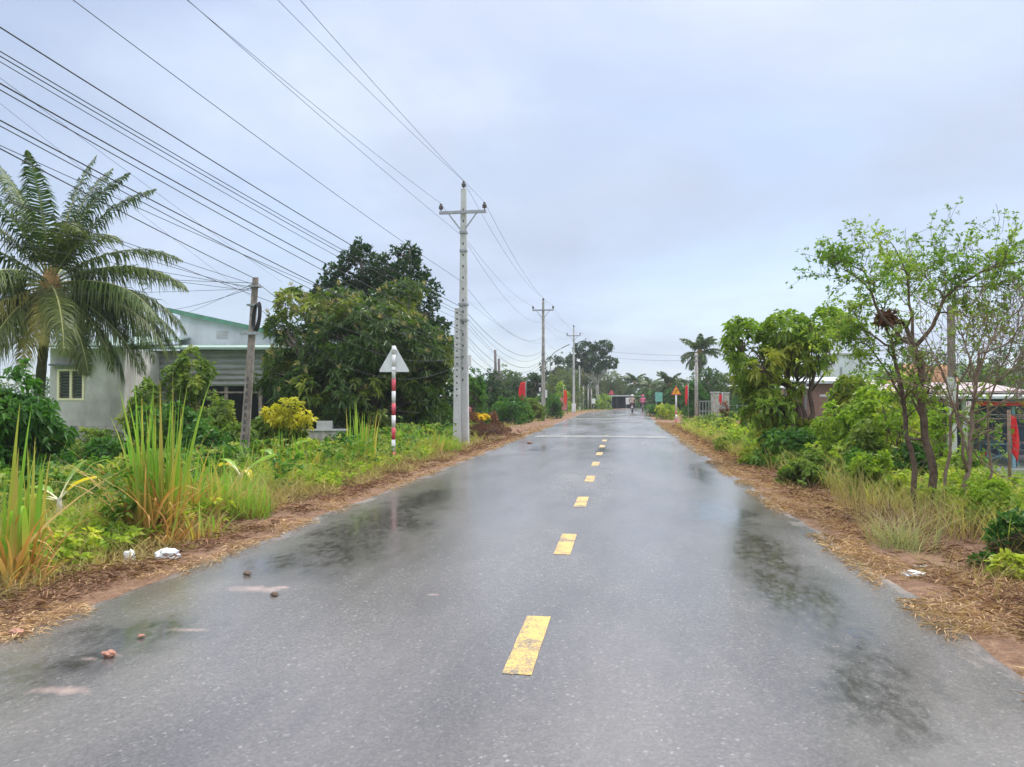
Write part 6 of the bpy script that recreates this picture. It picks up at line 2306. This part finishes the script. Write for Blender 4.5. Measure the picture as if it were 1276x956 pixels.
# standing dry stalks on the right
xv, yv, e = scatter(9500, 4.2, 26, 0.75, 3.8, 1)
nz = vnoise(np.stack([xv, yv, xv * 0], 1), 0.8, 21.0)
keep = nz > -0.12
xv, yv, e = xv[keep], yv[keep], e[keep]
n = len(xv)
V, F, T = blade_geo(np.stack([xv, yv, gz(xv, yv) - 0.02], 1), rng.uniform(0, 2 * PI, n), rng.uniform(0.12, 0.5, n), rng.uniform(0.3, 1.8, n), 0.0065, 5, rng.uniform(0, 0.7, n), 0.3, face=rng.uniform(0, PI, n))
stuff('dry_stalks', 'tangled dry brown stalks on the right verge', V, F, 'strawred', T * 0)
xv, yv, e = scatter(6500, 4.0, 26, 0.45, 3.6, 1)
nz = vnoise(np.stack([xv, yv, xv * 0], 1), 0.8, 31.0)
keep = nz > -0.05
xv, yv, e = xv[keep], yv[keep], e[keep]
n = len(xv)
V, F, T = blade_geo(np.stack([xv, yv, gz(xv, yv) - 0.02], 1), rng.uniform(0, 2 * PI, n), rng.uniform(0.1, 0.32, n), rng.uniform(0.3, 1.6, n), 0.006, 5, rng.uniform(0, 0.7, n), 0.3, 0.0, rng.random(n) ** 2, face=rng.uniform(0, PI, n))
stuff('straw_grass', 'bleached dry grass tufts on the right verge', V, F, 'grassdry', T)
# green cover, right
xv, yv, e = scatter(26000, 5.0, 34, 2.4, 12, 1)
nz = vnoise(np.stack([xv, yv, xv * 0], 1), 0.7, 41.0)
keep = nz + 0.22 * (e - 3.4) > -0.05
xv, yv, e, nz = xv[keep], yv[keep], e[keep], nz[keep]
n = len(xv)
V, F, T = blade_geo(np.stack([xv, yv, gz(xv, yv) - 0.02], 1), rng.uniform(0, 2 * PI, n), rng.uniform(0.10, 0.30, n), rng.uniform(0.3, 1.2, n), 0.007 + 0.0007 * yv, 3, 0.15, 0.1, np.clip(nz, 0, 1), np.clip(nz + 0.4, 0, 1), face=rng.uniform(0, PI, n))
stuff('green_cover', 'green grass on the lower ground at right', V, F, 'grass', T)
xv, yv, e = scatter(1500, 5.5, 34, 2.2, 6, 1)
nz = vnoise(np.stack([xv, yv, xv * 0], 1), 0.7, 51.0)
keep = nz > 0.0
xv, yv = xv[keep], yv[keep]
Pt = np.stack([xv, yv, gz(xv, yv) + rng.uniform(0.05, 0.35, len(xv))], 1)
V, F, T = rosette_geo(Pt, np.tile([0, 0, 1.0], (len(Pt), 1)), 8, 0.09, 0.045, (0.6, 1.7), 0.3, rng.random(len(Pt)) ** 2)
stuff('leafy_weeds', 'small leafy weeds on the right verge', V, F, 'shrubleaf', T)

xv, yv, e = scatter(24000, 7.5, 38, 0.6, 5.0, 1)
nz = vnoise(np.stack([xv, yv, xv * 0], 1), 0.9, 61.0)
keep = (nz > -0.15) & (e > np.clip(1.35 - 0.07 * (yv - 9), 0.6, 1.9) + 0.5 * nz)
xv, yv, e, nz = xv[keep], yv[keep], e[keep], nz[keep]
n = len(xv)
V, F, T = blade_geo(np.stack([xv, yv, gz(xv, yv) - 0.02], 1), rng.uniform(0, 2 * PI, n), rng.uniform(0.2, 0.62, n) * (1 + 0.5 * np.clip(nz, 0, 1)), rng.uniform(0.2, 1.0, n), 0.006 + 0.0006 * yv, 5, rng.uniform(0, 0.45, n), 0.1, 0.0, rng.random(n), face=rng.uniform(0, PI, n))
stuff('wild_grass', 'tall wild grass half green half straw along the right bank', V, F, 'wildgrass', T)
xv, yv, e = scatter(4800, 8, 38, 0.7, 4.6, 1)
nz = vnoise(np.stack([xv, yv, xv * 0], 1), 0.8, 71.0)
keep = (nz > -0.15) & (e > np.clip(2.0 - 0.07 * (yv - 9), 0.8, 2.4))
xv, yv, e = xv[keep], yv[keep], e[keep]
Pt = np.stack([xv, yv, gz(xv, yv) + rng.uniform(0.08, 1.0, len(xv)) * np.clip(0.3 + 0.22 * e, 0.3, 1.0) * np.where(yv < 14, 0.45, np.where(e > 3.4, 0.5, 1.0))], 1)
V, F, T = rosette_geo(Pt, np.tile([0, 0, 1.0], (len(Pt), 1)), 9, 0.10, 0.05, (0.6, 1.7), 0.3, rng.random(len(Pt)) ** 2)
stuff('broad_weeds', 'yellow green leafy weeds along the right bank', V, F, 'limeleaf', T)
xv, yv, e = scatter(9000, 26, 95, 0.5, 6, -1)
nz = vnoise(np.stack([xv, yv, xv * 0], 1), 0.5, 81.0)
keep = nz + 0.2 * (e - 2.2) > 0.0
xv, yv = xv[keep], yv[keep]
n = len(xv)
V, F, T = blade_geo(np.stack([xv, yv, gz(xv, yv) - 0.02], 1), rng.uniform(0, 2 * PI, n), rng.uniform(0.1, 0.4, n), rng.uniform(0.2, 1.0, n), 0.035, 3, 0.2, 0.1, 0.0, rng.random(n), face=rng.uniform(0, PI, n))
stuff('far_verge_grass', 'rough grass along the far left verge', V, F, 'grassdry', T)
xv, yv, e = scatter(7000, 26, 95, 0.6, 6, 1)
nz = vnoise(np.stack([xv, yv, xv * 0], 1), 0.5, 91.0)
keep = nz + 0.2 * (e - 2.6) > 0.0
xv, yv = xv[keep], yv[keep]
n = len(xv)
V, F, T = blade_geo(np.stack([xv, yv, gz(xv, yv) - 0.02], 1), rng.uniform(0, 2 * PI, n), rng.uniform(0.1, 0.4, n), rng.uniform(0.2, 1.0, n), 0.035, 3, 0.2, 0.1, 0.0, rng.random(n), face=rng.uniform(0, PI, n))
stuff('far_verge_grass', 'rough grass along the far right verge', V, F, 'grassdry', T)

# ================================================================== SMALL LITTER THINGS
def lump(name, label, cat, px, py, size, mat, zlift=0.0, seed=0, road=False, group=None):
    x, y = ground_xy(px, py)
    z = 0.006 if road else gzf(x, y)
    bm = bmesh.new()
    bmesh.ops.create_icosphere(bm, subdivisions=4, radius=1)
    for v in bm.verts:
        q = v.co.copy()
        f = 1 + 0.40 * mnoise.noise((q * 1.6 + Vector((seed * 3.1, 0, 0)))) + 0.16 * mnoise.noise(q * 5 + Vector((seed, 1, 2))) + 0.07 * mnoise.noise(q * 12)
        v.co = Vector((q.x * f * size[0], q.y * f * size[1], q.z * f * size[2]))
    me = bpy.data.meshes.new(name)
    bm.to_mesh(me)
    bm.free()
    me.materials.append(M[mat])
    me.polygons.foreach_set('use_smooth', np.ones(len(me.polygons), bool))
    o = bpy.data.objects.new(name, me)
    o.location = (x, y, z + size[2] * 0.6 + zlift)
    link(o)
    return tag(o, label, cat, group)


lump('plastic_bag', 'crumpled white plastic bag standing under the dry tan grass heap', 'bag', 161, 694, (0.055, 0.05, 0.075), 'bag', seed=1)
lump('plastic_bag', 'flat white plastic bag at the left verge right of the cane', 'bag', 209, 692, (0.12, 0.08, 0.05), 'bag', seed=2)
lump('plastic_bag', 'small dirty white bag scrap on the left verge further along', 'bag', 266, 664, (0.04, 0.04, 0.025), 'bag', seed=3)
lump('cement_lump', 'pale grey rock among the grass before the low cement wall', 'rock', 410, 566, (0.25, 0.2, 0.14), 'plaster', seed=4)
lump('plastic_bag', 'pale crumpled paper on the right verge straw', 'litter', 1140, 715, (0.085, 0.06, 0.028), 'bag', seed=5)
lump('paper_scrap', 'long pale scrap lying just above the crumpled paper', 'litter', 1147, 702, (0.055, 0.018, 0.012), 'bag', seed=6)
for i, (px, py, s, lab) in enumerate(((136, 820, 0.026, 'dark red mud clod by the pale smear on the road'), (308, 718, 0.022, 'dark clod on the road nearest the left straw edge'), (342, 744, 0.020, 'flat dark clod right of the pale road smear'), (176, 796, 0.014, 'tiny reddish clod between the two road smears'), (20, 793, 0.03, 'red mud clod at the road edge on the far left'), (648, 539, 0.06, 'dark lump on the road near the pale band'), (660, 553, 0.05, 'small dark lump before the pale band'))):
    lump('mud_clod', lab, 'mud clod', px, py, (s * 1.5, s, s * 0.7), 'clod' if i not in (1, 2) else 'barkdark', 0.006, 10 + i, True, 'mud clods on the road')

# ================================================================== LIGHT, SKY, CAMERA
SUN_EL, SUN_AZ = math.radians(58), math.radians(35)      # azimuth measured from +Y (road direction) toward +X (right)
sd = bpy.data.lights.new('sun', 'SUN')
sd.energy = 2.0
sd.angle = math.radians(14)
sd.color = (1.0, 0.96, 0.90)
so = bpy.data.objects.new('sun', sd)
link(so)
dv = Vector((math.sin(SUN_AZ) * math.cos(SUN_EL), math.cos(SUN_AZ) * math.cos(SUN_EL), math.sin(SUN_EL)))
so.rotation_euler = dv.to_track_quat('Z', 'Y').to_euler()
so.location = (0, 0, 60)

w = bpy.data.worlds.new('World')
scn.world = w
w.use_nodes = True
nt = w.node_tree
bg = nt.nodes['Background']
sky = nt.nodes.new('ShaderNodeTexSky')
sky.sky_type = 'NISHITA'
sky.sun_disc = False
sky.sun_elevation = SUN_EL
sky.sun_rotation = SUN_AZ
sky.dust_density = 1.0
STR = 0.10
bg.inputs['Strength'].default_value = STR
gen = nt.nodes.new('ShaderNodeTexCoord').outputs['Generated']
sep = nt.nodes.new('ShaderNodeSeparateXYZ')
nt.links.new(gen, sep.inputs[0])
zc = sep.outputs[2]
# cloud layer: project the view direction on a flat ceiling
den = math_n(nt, 'ADD', math_n(nt, 'MAXIMUM', zc, 0.0), 0.22)
cmb = nt.nodes.new('ShaderNodeCombineXYZ')
nt.links.new(math_n(nt, 'DIVIDE', sep.outputs[0], den), cmb.inputs[0])
nt.links.new(math_n(nt, 'DIVIDE', sep.outputs[1], den), cmb.inputs[1])
cn = tex_noise(nt, mapping(nt, cmb.outputs[0], (1, 1, 1), (1.7, 0.4, 0)), 1.15, 6, 0.5, 0.3)
cover = ramp(nt, cn, [(0.32, 0.45), (0.58, 1.0)])
# overcast ceiling: brighter overhead, blue grey toward the horizon
k_ = 1.0 / STR
cl = ramp(nt, zc, [(0.0, (0.47, 0.52, 0.61)), (0.10, (0.41, 0.475, 0.62)), (0.30, (0.44, 0.505, 0.645)), (0.48, (0.53, 0.585, 0.72)), (0.62, (0.85, 0.88, 0.98)), (1.0, (1.0, 1.0, 1.0))])
gain = ramp(nt, zc, [(0.0, 0.41), (0.48, 0.42), (0.75, 0.95), (1.0, 1.05)])
shade = ramp(nt, tex_noise(nt, mapping(nt, cmb.outputs[0], (1, 1, 1), (4.1, 2.4, 0)), 1.05, 8, 0.58, 0.25), [(0.34, 0.96), (0.5, 1.04), (0.64, 1.17)])
cl = mixc(nt, 1.0, cl, shade, 'MULTIPLY')
vm = nt.nodes.new('ShaderNodeVectorMath')
vm.operation = 'SCALE'
nt.links.new(cl, vm.inputs[0])
nt.links.new(math_n(nt, 'MULTIPLY', gain, 2.0 * k_), vm.inputs['Scale'])
mx = nt.nodes.new('ShaderNodeMix')
mx.data_type = 'RGBA'
nt.links.new(cover, mx.inputs['Factor'])
nt.links.new(sky.outputs[0], mx.inputs[6])
nt.links.new(vm.outputs[0], mx.inputs[7])
nt.links.new(mx.outputs[2], bg.inputs['Color'])

# thin humid air
g = Geo()
g.box((0, 300, 14.0), (900, 900, 36.0))
hm, hnt, hbs, hout = new_mat('humid_air')
hnt.nodes.remove(hbs)
pv = hnt.nodes.new('ShaderNodeVolumePrincipled')
pv.inputs['Color'].default_value = (0.86, 0.92, 1.0, 1)
pv.inputs['Density'].default_value = 0.0005
pv.inputs['Anisotropy'].default_value = 0.2
hnt.links.new(pv.outputs[0], hout.inputs['Volume'])
ho = g.build('haze', hm)
tag(ho, 'thin pale humid air over the road', None, None, 'stuff')
scn.cycles.volume_bounces = 1

cam = bpy.data.cameras.new('camera')
cam.sensor_fit = 'HORIZONTAL'
cam.sensor_width = 36.0
cam.lens = 36.0 * FPX / 1276.0
cam.clip_end = 6000
cam.clip_start = 0.05
co = bpy.data.objects.new('camera', cam)
link(co)
Rm = Matrix(((cR[0], cU[0], -cF[0]), (cR[1], cU[1], -cF[1]), (cR[2], cU[2], -cF[2])))
co.matrix_world = Matrix.Translation(Vector(CAM)) @ Rm.to_4x4()
scn.camera = co
scn.view_settings.view_transform = 'Standard'
scn.view_settings.look = 'None'
scn.view_settings.exposure = 0.72
scn.view_settings.gamma = 1.0
scn.view_settings.use_curve_mapping = False
scn.cycles.max_bounces = 6
scn.cycles.transparent_max_bounces = 4
